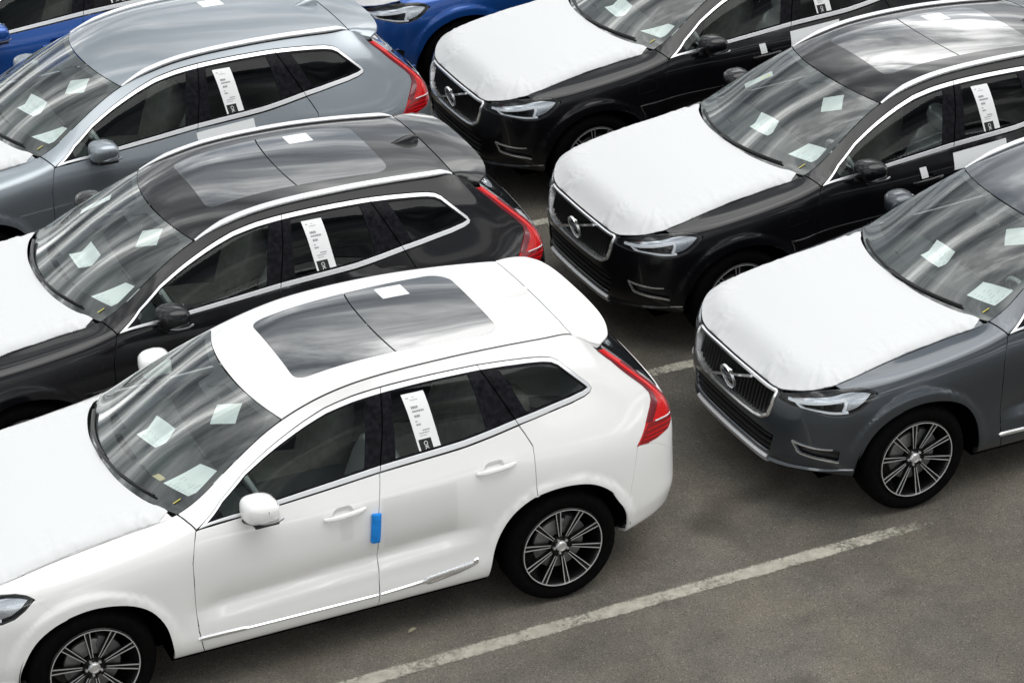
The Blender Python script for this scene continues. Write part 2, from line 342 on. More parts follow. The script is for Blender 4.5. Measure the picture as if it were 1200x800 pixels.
def panel_geo(pa, poly, holes=(), off=0., depth=.014, kt=.13, step=.03, sym=False, disp=None, mirror=False):
    """triangulate a region of a patch with exact borders; poly and holes in (s,t); returns V,F,Nrm in car space (x from the nose)"""
    sc = np.array([1, kt]); outer = dens(np.asarray(poly)*sc, step*.7); hs = [dens(np.asarray(h)*sc, step*.7) for h in holes]
    loops = [outer]+hs; pts = []; edges = []
    for L in loops:
        b = len(pts); pts += list(L); edges += [(b+i, b+(i+1) % len(L)) for i in range(len(L))]
    lo = outer.min(0); hi = outer.max(0)
    gx = np.arange(lo[0], hi[0]+step, step); gy = np.arange(lo[1], hi[1]+step, step*.9)
    G = np.stack(np.meshgrid(gx, gy, indexing='ij'), -1).reshape(-1, 2)
    ok = pip(outer, G)
    for h in hs: ok &= ~pip(h, G)
    G = G[ok]
    for L in loops:
        if len(G): G = G[segdist(L, G) > step*.45]
    allp = np.array(pts+list(G))
    vo, eo, fo, _, _, _ = delaunay_2d_cdt([Vector(p) for p in allp], edges, [], 0, 1e-6)
    vo = np.array([tuple(v) for v in vo]); fo = np.array([f for f in fo if len(f) == 3])
    cen = vo[fo].mean(1); k = pip(outer, cen)
    for h in hs: k &= ~pip(h, cen)
    fo = fo[k]
    a3 = vo[fo]; ar = np.abs(np.cross(a3[:, 1]-a3[:, 0], a3[:, 2]-a3[:, 0])); fo = fo[ar > 1e-9]
    st = vo/sc; V = pa.ev(st[:, 0], st[:, 1]); Nn = pa.nr(st[:, 0], st[:, 1])
    V = V+Nn*off
    if disp is not None: V, Nn = disp(V, Nn, st, fo)
    # flange along the border
    ec = {}
    for f in fo:
        for a, b in ((f[0], f[1]), (f[1], f[2]), (f[2], f[0])): ec[(min(a, b), max(a, b))] = ec.get((min(a, b), max(a, b)), 0)+1
    bd = [e for e, c in ec.items() if c == 1]
    V = list(V); Nl = list(Nn); Fl = [tuple(f) for f in fo]
    if depth:
        new = {}
        cvec = {}
        for f in fo:
            for i in range(3):
                a, b, c = f[i], f[(i+1) % 3], f[(i+2) % 3]
                if ec[(min(a, b), max(a, b))] == 1:
                    e = V[b]-V[a]; w = (V[a]+V[b])/2-V[c]; w = w-e*(w@e)/(e@e+1e-12); w = w/(np.linalg.norm(w)+1e-9)
                    for q in (a, b): cvec[q] = cvec.get(q, 0)+w
        for a, b in bd:
            if sym and abs(V[a][1]) < 2e-4 and abs(V[b][1]) < 2e-4: continue
            ids = []
            for q in (a, b):
                if q not in new:
                    cn = cvec[q]/(np.linalg.norm(cvec[q])+1e-9); i = len(V)
                    r = .25*depth
                    e1 = Nn[q]*.6+cn*.8; e1 = e1/np.linalg.norm(e1)
                    V.append(V[q]+cn*.0012-Nn[q]*.0018); Nl.append(e1)
                    V.append(V[q]+cn*.0006-Nn[q]*depth); Nl.append(cn); new[q] = i
                ids.append(new[q])
            Fl.append((a, b, ids[1], ids[0])); Fl.append((ids[0], ids[1], ids[1]+1, ids[0]+1))
    V = np.array(V); Nl = np.array(Nl)
    # winding from the normals
    Fo = []
    for f in Fl:
        g = np.cross(V[f[1]]-V[f[0]], V[f[2]]-V[f[0]]); n = sum(Nl[i] for i in f)
        Fo.append(f if g@n >= 0 else tuple(reversed(f)))
    return V, Fo, Nl
def to_local(V):
    V = np.array(V, float); V[:, 0] -= X0; return V
def finish(name, geo, side, m, parent):
    V, Fc, Nn = geo; V = to_local(V); Nn = np.array(Nn)
    if side < 0: V = V*[1, -1, 1]; Nn = Nn*[1, -1, 1]; Fc = [tuple(reversed(f)) for f in Fc]
    return ob(name, mesh(name, V, Fc, Nn), parent, m)
def finish_sym(name, geo, m, parent):
    V, Fc, Nn = geo; V = to_local(V); n = len(V); Nn = np.array(Nn); idx = np.arange(n)+n; V = V.copy()
    on = np.abs(V[:, 1]) < 2e-4; V[on, 1] = 0
    remap = np.zeros(n, int); c = n; V2 = []; N2 = []
    for i in range(n):
        if on[i]: remap[i] = i; Nn[i] = Nn[i]*[1, 0, 1]
        else: remap[i] = c; c += 1; V2.append(V[i]*[1, -1, 1]); N2.append(Nn[i]*[1, -1, 1])
    F2 = [tuple(reversed([remap[i] for i in f])) for f in Fc]
    return ob(name, mesh(name, np.vstack([V, V2]), list(Fc)+F2, np.vstack([Nn, N2])), parent, m)
def both(name, geo, m, parents):
    """left (near, -y) and right copies; parents = (left, right) or one parent"""
    p = parents if isinstance(parents, (tuple, list)) else (parents, parents)
    return finish(name, geo, -1, m, p[0]), finish(name, geo, 1, m, p[1])
def sweep_geo(path, ups, prof, closed=False, caps=True, scale=None):
    """sweep a closed 2D profile (side, up) along a path"""
    P = np.asarray(path, float); Up = np.asarray(ups, float)
    if Up.ndim == 1: Up = np.tile(Up, (len(P), 1))
    n = len(P); V = []; k = len(prof); Fc = []
    for i in range(n):
        a = P[(i-1) % n] if (i > 0 or closed) else P[i]; b = P[(i+1) % n] if (i < n-1 or closed) else P[i]
        t = b-a; t = t/(np.linalg.norm(t)+1e-12); sd = np.cross(t, Up[i]); sd = sd/(np.linalg.norm(sd)+1e-12); u = np.cross(sd, t)
        s = 1 if scale is None else scale[i]
        sx, sy = s if hasattr(s, '__len__') else (s, s)
        for x, y in prof: V.append(P[i]+sd*x*sx+u*y*sy)
    for i in range(n if closed else n-1):
        for j in range(k):
            a = i*k+j; b = i*k+(j+1) % k; c = ((i+1) % n)*k+(j+1) % k; d = ((i+1) % n)*k+j
            Fc.append((a, b, c, d))
    if caps and not closed: Fc.append(tuple(range(k))[::-1]); Fc.append(tuple((n-1)*k+j for j in range(k)))
    return np.array(V), Fc
def fixn(V, Fc):
    bm = bmesh.new(); vs_ = [bm.verts.new(tuple(map(float, v))) for v in V]
    for f in Fc:
        try: bm.faces.new([vs_[i] for i in f])
        except ValueError: pass
    bm.normal_update(); bmesh.ops.recalc_face_normals(bm, faces=bm.faces[:]); return bm
def solid(name, V, Fc, m, parent, bevel=0., seg=2, smooth_angle=40, sub=0, local=True):
    """closed mesh with bevelled edges and auto smooth"""
    V = to_local(V) if local else np.array(V, float)
    bm = fixn(V, Fc)
    if bevel: bmesh.ops.bevel(bm, geom=[e for e in bm.edges if len(e.link_faces) == 2 and e.calc_face_angle(0) > math.radians(25)], offset=bevel, segments=seg, profile=.6, affect='EDGES', clamp_overlap=True)
    for _ in range(sub): bmesh.ops.subdivide_edges(bm, edges=bm.edges[:], cuts=1, use_grid_fill=True, smooth=1.)
    for f in bm.faces: f.smooth = True
    for e in bm.edges: e.smooth = not (len(e.link_faces) == 2 and e.calc_face_angle(0) > math.radians(smooth_angle))
    me = bpy.data.meshes.new(name); bm.to_mesh(me); bm.free()
    return ob(name, me, parent, m)
def box_vf(x0, x1, y0, y1, z0, z1):
    V = [(x, y, z) for x in (x0, x1) for y in (y0, y1) for z in (z0, z1)]
    return V, [(0, 1, 3, 2), (4, 6, 7, 5), (0, 4, 5, 1), (2, 3, 7, 6), (0, 2, 6, 4), (1, 5, 7, 3)]
def box(name, b, m, parent, bevel=.0, rot=None, seg=2, local=True):
    V, Fc = box_vf(*b); V = np.array(V, float)
    if rot is not None:
        c = V.mean(0); V = (V-c)@np.array(rot.to_matrix() if hasattr(rot, 'to_matrix') else rot).T+c
    return solid(name, V, Fc, m, parent, bevel, seg, local=local)
def lathe_vf(prof, n=48, axis='y', c=(0, 0, 0)):
    """revolve (radius, along) pairs about the y axis"""
    V = []; k = len(prof)
    for i in range(n):
        a = 2*math.pi*i/n
        for r, h in prof: V.append((c[0]+r*math.cos(a), c[1]+h, c[2]+r*math.sin(a)))
    Fc = [(i*k+j, ((i+1) % n)*k+j, ((i+1) % n)*k+j+1, i*k+j+1) for i in range(n) for j in range(k-1)]
    return np.array(V), Fc
def text_geo(s, size):
    cu = bpy.data.curves.new('t', 'FONT'); cu.body = s; cu.size = size; cu.align_x = 'CENTER'; cu.align_y = 'CENTER'
    o = bpy.data.objects.new('t', cu); COL.objects.link(o); dg = bpy.context.evaluated_depsgraph_get(); dg.update()
    me = bpy.data.meshes.new_from_object(o.evaluated_get(dg))
    V = np.array([tuple(v.co) for v in me.vertices]); Fc = [tuple(p.vertices) for p in me.polygons]
    bpy.data.objects.remove(o); bpy.data.curves.remove(cu); bpy.data.meshes.remove(me)
    return V, Fc

# ------------------------------------------------------------------ the car: surfaces
SP = side_patch()
TOP = SP.P[:, -1]                                           # hood line, windscreen edge, roof edge
def XZ(pts, sr=(.95, 5.15)): return SP.inv(np.array(pts, float), (0, 2), sr)
def top_at(x): 
    i = np.searchsorted(TOP[60:340, 0], x)+60; a, b = TOP[i-1], TOP[i]; t = (x-a[0])/(b[0]-a[0]); return a+(b-a)*t
def s_at(x):
    i = np.searchsorted(TOP[60:340, 0], x)+60; a, b = TOP[i-1][0], TOP[i][0]; return SP.S[i-1]+(SP.S[i]-SP.S[i-1])*(x-a)/(b-a)

# windscreen: b across (0 centre .. 1 edge), v from base to header
def loft_sym(cen, edge, nb=61, bulge=2.0):
    """cen, edge: arrays (nv,3); full width patch with b in -1..1"""
    b = np.linspace(-1, 1, nb); P = np.zeros((nb, len(cen), 3))
    for i, q in enumerate(b):
        w = abs(q)**bulge
        P[i, :, 0] = cen[:, 0]+(edge[:, 0]-cen[:, 0])*w; P[i, :, 2] = cen[:, 2]+(edge[:, 2]-cen[:, 2])*w; P[i, :, 1] = edge[:, 1]*q
    return P, b
v = np.linspace(0, 1, 61)
ex = 1.462+(2.155-1.462)*v; edge = np.array([top_at(x) for x in ex])
cen = np.stack([1.235+(2.04-1.235)*v, 0*v, 1.118+(1.512-1.118)*v+.030*np.sin(math.pi*v)], 1)
P_, b_ = loft_sym(cen, edge); WS = Patch(P_, b_, v, 1)
# roof
ex = 2.155+(3.995-2.155)*v; edge = np.array([top_at(x) for x in ex]); edge[-1] = TOP[np.argmin(np.abs(SP.S-4.70))]
cxr = 2.04+(3.985-2.04)*v
cen = np.stack([cxr, 0*v, hermite([2.0, 2.04, 2.2, 2.4, 2.65, 3.0, 3.4, 3.75, 4.0], [1.49, 1.512, 1.562, 1.603, 1.630, 1.640, 1.630, 1.607, 1.58], cxr)], 1)
P_, b_ = loft_sym(cen, edge, bulge=2.3); RF = Patch(P_, b_, v, 1)
for p_ in (WS, RF):
    if p_.N[30, 30, 2] < 0: p_.N *= -1
# hood height field
HE = TOP[:int(np.searchsorted(SP.S, s_at(1.445)))]          # hood edge, half
HL = np.concatenate([[0], np.cumsum(np.linalg.norm(np.diff(HE, axis=0), axis=1))])
def hood_z(x, y):
    y = np.abs(y); zc = hermite([.08, .12, .2, .3, .45, .6, .8, 1.0, 1.25, 1.5], [.86, .895, .945, .98, 1.015, 1.047, 1.082, 1.11, 1.137, 1.155], x)-.030*(y/.8)**2
    d2 = (x[:, None]-HE[:, 0])**2+(y[:, None]-HE[:, 1])**2; k = d2.argmin(1); d = np.sqrt(d2[np.arange(len(x)), k])
    D_ = np.interp(SP.S[k], [0, .5, .85, 1.15], [.20, .19, .12, .075]); g = 1-(1-np.clip(d/D_, 0, 1))**2.2
    ze = HE[k, 2]
    return ze+(zc-ze)*g, d, HL[k]
class HoodPatch:
    def ev(s, a, b): z, _, _ = hood_z(np.asarray(a), np.asarray(b)); return np.stack([a, b, z], -1)
    def nr(s, a, b):
        e = .004; zx = (hood_z(a+e, b)[0]-hood_z(a-e, b)[0])/(2*e); zy = (hood_z(a, b+e)[0]-hood_z(a, np.maximum(b-e, 1e-4))[0])/(np.where(b > e, 2*e, b+e-1e-4))
        n = np.stack([-zx, -zy, np.ones_like(zx)], -1); n /= np.linalg.norm(n, axis=-1, keepdims=True); n[b < 1e-4, 1] = 0; return n
HP = HoodPatch()

# ------------------------------------------------------------------ the car: outlines (x from nose, z), traced
ARCH_F = [(.462, .262), (.458, .41), (.499, .525), (.581, .645), (.71, .728), (.893, .765), (1.067, .740), (1.208, .664), (1.294, .53), (1.324, .376), (1.335, .262)]
ARCH_R = [(3.262, .262), (3.266, .33), (3.298, .50), (3.361, .624), (3.441, .708), (3.571, .772), (3.742, .79), (3.909, .764), (4.05, .678), (4.138, .553), (4.175, .456), (4.185, .367), (4.175, .285)]
def smooth_line(P, n=6):
    P = np.array(P, float); d = np.concatenate([[0], np.cumsum(np.linalg.norm(np.diff(P, axis=0), axis=1))])
    return hermite(d, P, np.linspace(0, d[-1], (len(P)-1)*n+1))
AF = XZ(smooth_line(ARCH_F, 4)); AR = XZ(smooth_line(ARCH_R, 4), (3, 5.15))
BELT = [(1.540, 1.062), (1.80, 1.076), (2.06, 1.089), (2.348, 1.108), (2.637, 1.130), (2.924, 1.144), (3.166, 1.157), (3.34, 1.178), (3.517, 1.203), (3.643, 1.215), (3.76, 1.228), (3.875, 1.241)]
DTOP = [(1.704, 1.168), (1.867, 1.275), (2.0, 1.343), (2.13, 1.401), (2.264, 1.454), (2.402, 1.499), (2.571, 1.531), (2.743, 1.546), (3.032, 1.553), (3.341, 1.545), (3.514, 1.530), (3.66, 1.512)]
DREAR = [(3.76, 1.496), (3.815, 1.482), (3.855, 1.460), (3.93, 1.388), (4.003, 1.318), (4.018, 1.292), (4.005, 1.272), (3.965, 1.257)]
belt_s = XZ(BELT); dtop_s = XZ(DTOP); drear_s = XZ(DREAR)
DLO = np.vstack([belt_s, drear_s[::-1], dtop_s[::-1]])      # outer edge of the bright window surround
KT = .13
def ins(poly, d): return inset(np.asarray(poly)*[1, KT], d)/[1, KT]
DLO = dens(DLO*[1, KT], .02)/[1, KT]
FDOOR_F = [(1.527, 1.056), (1.503, .985), (1.481, .889), (1.476, .66), (1.480, .443), (1.497, .33), (1.512, .283)]
BCUT = [(2.637, 1.128), (2.606, 1.0), (2.588, .90), (2.575, .60), (2.566, .43), (2.562, .283)]
CCUT = [(3.517, 1.200), (3.547, 1.145), (3.578, 1.078), (3.573, .943), (3.571, .775)]
def belt_below(x0, x1):
    xs = np.linspace(x0, x1, 14); zs = hermite([p[0] for p in BELT], [p[1] for p in BELT], xs)-.003; return np.stack([xs, zs], 1)
FD = np.vstack([XZ(FDOOR_F), XZ(BCUT[::-1]), XZ(belt_below(2.60, 1.545))])
ar_front = AR[(np.arange(len(AR)) <= 4*5)]                  # rear arch up to (3.571,.772)
RD = np.vstack([XZ(BCUT), ar_front, XZ(CCUT[::-1], (3, 5)), XZ(belt_below(3.50, 2.66))])
af_rear = AF[4*4:]                                          # front arch from (.71,.728) back
SEAM_F = [(.71, .735), (.675, .80), (.60, .878)]
HLTOP = np.array([(.503, 8.0), (.56, 8.25), (.629, 8.50), (.72, 8.78), (.80, 8.80), (.90, 8.55), (.968, 8.25), (1.04, 7.95), (1.112, 7.60), (1.165, 7.15), (1.198, 6.72)])
HLBOT = np.array([(1.190, 6.45), (1.15, 6.08), (1.094, 5.70), (1.035, 5.58), (.958, 5.66), (.849, 5.90), (.74, 6.05), (.649, 6.15), (.56, 6.40), (.510, 6.80)])
FEND = np.vstack([af_rear, XZ([(1.497, .262)]), XZ(FDOOR_F[::-1]), XZ([(1.5305, 1.0600)]), [(s_at(1.464), 8.97)], [(s, 8.985) for s in np.linspace(s_at(1.44), .93, 24)], HLTOP[6:], XZ(SEAM_F[::-1][1:])])
# tail lamp
TL_F = np.array([(4.93, 8.80), (5.03, 8.40), (5.085, 7.81), (5.12, 7.47), (5.128, 7.2), (5.10, 6.9), (5.06, 6.65), (4.982, 6.26), (4.872, 5.645)])
TL_R = np.array([(4.96, 5.60), (5.04, 5.66), (5.16, 5.85), (5.235, 6.15), (5.285, 6.5), (5.31, 6.9), (5.29, 7.35), (5.25, 7.8), (5.205, 8.35), (5.10, 8.90)])
TAIL = np.vstack([TL_F, TL_R])
BSEAM = [(4.262, .893), (4.232, .78), (4.19, .60), (4.155, .525)]
ar_rear_top = AR[4*5:4*9+1]
SIDE = np.vstack([[(s_at(1.468), 8.985)], [(s, 8.985) for s in np.linspace(2.12, 4.70, 60)], [(4.80, 8.97), (4.90, 8.92)], TL_F, XZ(BSEAM[1:], (4, 5.15)), ar_rear_top[::-1], XZ(CCUT[::-1][:-1], (3, 5)), [belt_s[8]], belt_s[9:], drear_s[::-1], dtop_s[::-1], XZ([(1.5330, 1.0625)])])
RBUMP = np.vstack([AR[4*9:], [(4.81, .35)], [(s, .35) for s in np.linspace(4.9, 6.01, 20)], [(s, 4.62) for s in np.linspace(6.01, 5.3, 14)], [(5.17, 4.9), (5.05, 5.4), (4.97, 5.55), (4.90, 5.60)], XZ(BSEAM, (4, 5.15))])
TGATE = np.vstack([[(5.05, 5.425), (5.17, 4.925), (5.3, 4.645)], [(s, 4.645) for s in np.linspace(5.35, 6.01, 14)], [(s, 7.0) for s in np.linspace(6.01, 5.45, 10)], [(5.34, 7.12), (5.30, 6.9)], TL_R[5::-1]])
RGLASS = np.vstack([[(s, 7.06) for s in np.linspace(5.47, 6.01, 10)], [(6.01, 8.98)], [(s, 8.98) for s in np.linspace(5.9, 5.15, 12)], TL_R[::-1][1:4], [(5.345, 7.22)]])
# grille and bumper
GR = np.array([(0, 8.25), (.25, 8.25), (.488, 8.25), (.500, 7.9), (.500, 5.7), (.475, 4.75), (.41, 4.36), (.33, 4.22), (.18, 4.16), (0, 4.15)])
INTAKE = np.array([(0, 3.62), (.40, 3.62), (.53, 3.50), (.50, 2.2), (.47, 2.05), (0, 2.05)])
FOG = np.array([(.690, 3.60), (.955, 3.45), (.995, 3.25), (.988, 2.42), (.96, 2.42), (.898, 2.73), (.786, 2.89), (.74, 2.97)])
FB = np.vstack([[(s, .35) for s in np.linspace(0, 1.04, 24)], AF[:4*4+1], XZ(SEAM_F[1:]), HLBOT, [(.505, 7.2)], GR[3:]])

# ------------------------------------------------------------------ the car: building one
def window_lines():
    d0 = ins(DLO, .016)
    fg = np.vstack([XZ([(2.660, 1.530), (2.624, 1.373), (2.560, 1.148)])])
    return d0
def clip_poly(base, a, b):
    """keep the part of polygon base (s,t) where the s-coordinate lies between curves a(t) and b(t)"""
    out = [];  P = dens(base*[1, KT], .012)/[1, KT]
    def f(p): return min(p[0]-a(p[1]) if a else 9, b(p[1])-p[0] if b else 9)
    n = len(P)
    for i in range(n):
        p, q = P[i], P[(i+1) % n]; fp, fq = f(p), f(q)
        if fp >= 0: out.append(p)
        if (fp >= 0) != (fq >= 0):
            t = fp/(fp-fq); out.append(p+(q-p)*t)
    return np.array(out)
def curve_t(pts):
    st = XZ(pts); o = np.argsort(st[:, 1]); tt, ss = st[o, 1], st[o, 0]
    return lambda t: float(np.interp(t, [tt[0]-1, *tt, tt[-1]+1], [ss[0]-(ss[1]-ss[0])/(tt[1]-tt[0]), *ss, ss[-1]+(ss[-1]-ss[-2])/(tt[-1]-tt[-2])]))
PAINTED = []
def painted(o): PAINTED.append(o); return o
def empty(name, loc=(0, 0, 0), parent=None):
    o = bpy.data.objects.new(name, None); COL.objects.link(o); o.location = loc; o.empty_display_size = .2
    if parent: o.parent = parent
    return o
OPT = {}                                                    # optional parts by key
def opt(key, o): OPT.setdefault(key, []).append(o); return o

def build_wheel(front, side):
    """wheel with its outer face at local y = 0, facing -y; z axis up; built round the hub"""
    root_tag = 'wheel'
    Rt, Wd = .366, .235
    prof = [(.255, .03), (.262, .012), (.285, .002), (.315, -.003), (.338, .004), (.352, .018), (.3615, .04), (Rt, .07), (Rt, Wd-.07), (.3615, Wd-.04), (.345, Wd-.012), (.30, Wd), (.258, Wd-.02), (.240, Wd-.03)]
    return Rt, prof
WHEEL_MESH = {}
def wheel_meshes():
    Rt, prof = build_wheel(1, 1)
    V, Fc = lathe_vf(prof, 64)
    # tread grooves: three dark rings cut in, plus shoulder blocks
    WHEEL_MESH['tyre'] = (V, Fc)
    rimp = [(.262, .010), (.266, .006), (.262, .002), (.252, .002), (.246, .010), (.240, .03), (.232, .07), (.222, .12), (.222, .20), (.25, .215)]
    WHEEL_MESH['barrel'] = lathe_vf(rimp, 64)
    WHEEL_MESH['rimlip'] = lathe_vf([(.2575, .0015), (.2575, -.0012), (.2525, -.0012), (.2515, .003)], 64)
    WHEEL_MESH['disc'] = lathe_vf([(.07, .072), (.07, .064), (.156, .066), (.162, .069), (.162, .09), (.07, .09)], 40)
    WHEEL_MESH['hub'] = lathe_vf([(.0, .012), (.018, .012), (.030, .014), (.034, .020), (.036, .035)], 24)
wheel_meshes()
def V_(mesh_): return mesh_[0]
def spoke_geo(a):
    """one dark spoke wedge with a machined strip along each edge; a = angle"""
    def bar(r0, r1, w0, w1, c0, c1, y0, y1, th):
        # c = sideways centre offset
        V = []
        for r, w, c, y in ((r0, w0, c0, y0), (r1, w1, c1, y1)):
            for dx, dy in ((-w/2, 0), (w/2, 0), (w/2, th), (-w/2, th)): V.append((r, y+dy, c+dx))
        Fc = [(0, 1, 2, 3), (7, 6, 5, 4), (0, 4, 5, 1), (1, 5, 6, 2), (2, 6, 7, 3), (3, 7, 4, 0)]
        return np.array(V, float), Fc
    ca, sa = math.cos(a), math.sin(a)
    def rot(V): return np.stack([V[:, 0]*ca-V[:, 2]*sa, V[:, 1], V[:, 0]*sa+V[:, 2]*ca], 1)
    dk = bar(.045, .252, .018, .033, 0, 0, .028, .007, .03)
    s1 = bar(.070, .2535, .0036, .0052, -.0065, -.0150, .0232, .003, .005); s2 = bar(.070, .2535, .0036, .0052, .0065, .0150, .0232, .003, .005)
    return (rot(dk[0]), dk[1]), [(rot(s1[0]), s1[1]), (rot(s2[0]), s2[1])]
def merge(gs):
    V = []; Fc = []
    for v_, f_ in gs:
        b = len(V); V += list(v_); Fc += [tuple(i+b for i in f) for f in f_]
    return np.array(V), Fc
def add_wheel(car, x, side):
    """side -1 = near (outer face towards -y), +1 far"""
    w = empty('wheel', (x-X0, side*.938, .366), car)
    def put(name, g, m, par=w, bevel=0, ang=40):
        V, Fc = g; V = np.array(V)*[1, 1, 1]
        if side > 0: V = V*[1, -1, 1]
        return solid(name, V, Fc, m, par, bevel, smooth_angle=ang, local=False)
    put('tyre', WHEEL_MESH['tyre'], M['rubber'], ang=60)
    rim = put('rim', merge([WHEEL_MESH['barrel'], lathe_vf([(.0, .030), (.05, .030), (.062, .034), (.064, .06), (0, .06)], 32)]), M['gloss'])
    sp_ = [spoke_geo(math.radians(90+36*k+6)) for k in range(10)]
    if side < 0:
        for dk, ss in sp_:
            put('spoke', dk, M['gloss'], w, bevel=.002); put('machined_edge', merge(ss), M['machined'], w)
    else:
        put('spokes', merge([q[0] for q in sp_]), M['gloss'], w); put('machined_edges', merge([g for q in sp_ for g in q[1]]), M['machined'], w)
    put('rim_lip', WHEEL_MESH['rimlip'], M['machined'], w)
    put('brake_disc', WHEEL_MESH['disc'], M['disc'])
    cal = [(r*math.cos(a), y, r*math.sin(a)) for a in np.linspace(math.radians(20), math.radians(75), 6) for r, y in ((.11, .06), (.185, .06), (.185, .12), (.11, .12))]
    Fc = [(0, 1, 2, 3), (20, 23, 22, 21)]+[(i*4+j, i*4+(j+1) % 4, i*4+4+(j+1) % 4, i*4+4+j) for i in range(5) for j in range(4)]
    put('brake_caliper', (np.array(cal), Fc), M['caliper'], bevel=.004)
    hub = put('hub_cap', WHEEL_MESH['hub'], M['satin'])
    put('hub_ring', lathe_vf([(.021, .0125), (.021, .0105), (.025, .0105), (.025, .0125)], 24), M['chrome'], w)
    for k in range(5):
        a = math.radians(90+72*k+24); put('wheel_nut', lathe_vf([(0, .018), (.007, .018), (.0085, .022), (.0085, .036)], 10, c=(.046*math.cos(a), 0, .046*math.sin(a))), M['satin'])
    return w

def build_car(pm):
    """one complete car; pm = paint; returns its root"""
    car = empty('parked_car')
    P = painted
    g2 = lambda poly, d=.0034: ins(poly, d)
    # ---------------- doors, fenders, body sides
    L, Rr = -1, 1
    def cup_poly(x0, z0, x1):
        mid = .5*(x0+x1)-.01
        return XZ(fillet([(mid-.075, z0-.004), (mid+.072, z0+.002), (mid+.058, z0+.052), (mid-.045, z0+.050)], .03))
    cupF = cup_poly(2.262, .950, 2.512); cupR = cup_poly(3.207, .998, 3.45)
    fd = panel_geo(SP, g2(FD), [cupF]); rd = panel_geo(SP, g2(RD), [cupR]); fe = panel_geo(SP, g2(FEND)); sg = panel_geo(SP, g2(SIDE))
    fdoor = both('front_door', fd, pm, car); rdoor = both('rear_door', rd, pm, car)
    for o in fdoor+rdoor: P(o)
    fender = both('fender', fe, pm, car); side = both('body_side', sg, pm, car)
    for o in fender+side: P(o)
    # charge flap on the near fender: an outlined lid
    flap = fillet([(1.245, .835), (1.405, .855), (1.41, .905), (1.345, .948), (1.27, .94), (1.24, .90)], .04)
    fl = XZ(flap)
    path = SP.ev(fl[:, 0], fl[:, 1])+SP.nr(fl[:, 0], fl[:, 1])*.0004
    V, Fc = sweep_geo(path, SP.nr(fl[:, 0], fl[:, 1]), [(-.0018, 0), (.0018, 0), (.0018, .0008), (-.0018, .0008)], closed=True)
    opt('flap', solid('charge_flap_seam', V*[1, -1, 1], Fc, M['trim'], fender[0]))
    # ---------------- window surround, pillars, glass
    d_in = ins(DLO, .0165)
    chrome = panel_geo(SP, ins(DLO, .0028), [ins(DLO, .0178)], off=.003, depth=.010, step=.012)
    for s_, o in zip((L, Rr), both('window_trim', chrome, M['satin'], car)): pass
    cA = curve_t([(2.664, 1.530), (2.618, 1.373), (2.556, 1.14)]); cB = curve_t([(2.793, 1.536), (2.760, 1.347), (2.733, 1.15)])
    cC = curve_t([(3.284, 1.522), (3.314, 1.438), (3.352, 1.345), (3.325, 1.19)]); cD = curve_t([(3.45, 1.51), (3.502, 1.386), (3.575, 1.235)])
    fr = clip_poly(d_in, lambda t: 2.285-(t-7.55)*.04, cA); rr = clip_poly(d_in, cB, cC); qq = clip_poly(d_in, cD, None)
    fr = ins(fr, .008); rr = ins(rr, .008); qq = ins(qq, .011)
    fr_r = fillet(fr, .004, 2); 
    tr = panel_geo(SP, ins(d_in, .0006), [fr, rr, qq], off=-.002, depth=.012)
    both('pillar_trim', tr, M['pillar'], car)
    for nm, poly, key in (('front_window', fr, 'side'), ('rear_window', rr, 'rear'), ('quarter_window', qq, 'rear')):
        gg = panel_geo(SP, ins(poly, -.004), off=-.008, depth=0, step=.05)
        par = fdoor if nm == 'front_window' else rdoor if nm == 'rear_window' else car
        a, b = both(nm, gg, M['side'], par)
        if key == 'rear': opt('tint', a); opt('tint', b)
    # door split line over the pillars
    for cu in (BCUT, CCUT):
        top = [(2.745, 1.545), (2.70, 1.35), (2.64, 1.135)] if cu is BCUT else [(3.345, 1.543), (3.43, 1.38), (3.515, 1.206)]
        st = XZ(smooth_line(top, 6)); pth = SP.ev(st[:, 0], st[:, 1])+SP.nr(st[:, 0], st[:, 1])*.0022
        V, Fc = sweep_geo(pth, SP.nr(st[:, 0], st[:, 1]), [(-.002, -.004), (.002, -.004), (.002, .0015), (-.002, .0015)])
        for sgn in (L, Rr): solid('door_gap_seal', V*[1, sgn, 1], Fc, M['liner'], car)
    # ---------------- handles
    for door, (x0, z0, x1, z1) in ((fdoor, (2.262, .950, 2.512, .966)), (rdoor, (3.207, .998, 3.45, 1.012))):
        st = XZ([(x0+(x1-x0)*k/8, z0+(z1-z0)*k/8) for k in range(9)]); n = SP.nr(st[:, 0], st[:, 1]); lift = np.array([.006, .026, .034, .037, .038, .037, .034, .026, .008])
        pth = SP.ev(st[:, 0], st[:, 1])+n*lift[:, None]
        sc = [(.75, .8), (1, 1), (1.05, 1), (1.05, 1), (1.05, 1), (1.05, 1), (1.05, 1), (1, 1), (.6, .7)]
        prof = [(.016*math.cos(a), .009*math.sin(a)) for a in np.linspace(0, 2*math.pi, 12, endpoint=False)]
        V, Fc = sweep_geo(pth, n, prof, scale=sc)
        for i, sgn in enumerate((L, Rr)): P(solid('door_handle', V*[1, sgn, 1], Fc, pm, door[i], smooth_angle=70))
        # bowl behind the handle
        cst = cupF if door is fdoor else cupR
        def dent(V, Nn, st, fo):
            c = V.mean(0); d = segdist(np.asarray(cst)*[1, KT], st*[1, KT]); k = 1-(1-np.clip(d/.022, 0, 1))**2; V2 = V-Nn*(k*.030)[:, None]
            n2 = np.zeros_like(V)
            for f in fo:
                g_ = np.cross(V2[f[1]]-V2[f[0]], V2[f[2]]-V2[f[0]]); g_ = g_ if g_@Nn[f[0]] > 0 else -g_
                for i in f: n2[i] += g_
            return V2, n2/(np.linalg.norm(n2, axis=1, keepdims=True)+1e-12)
        gg = panel_geo(SP, cst, depth=0, step=.007, disp=dent)
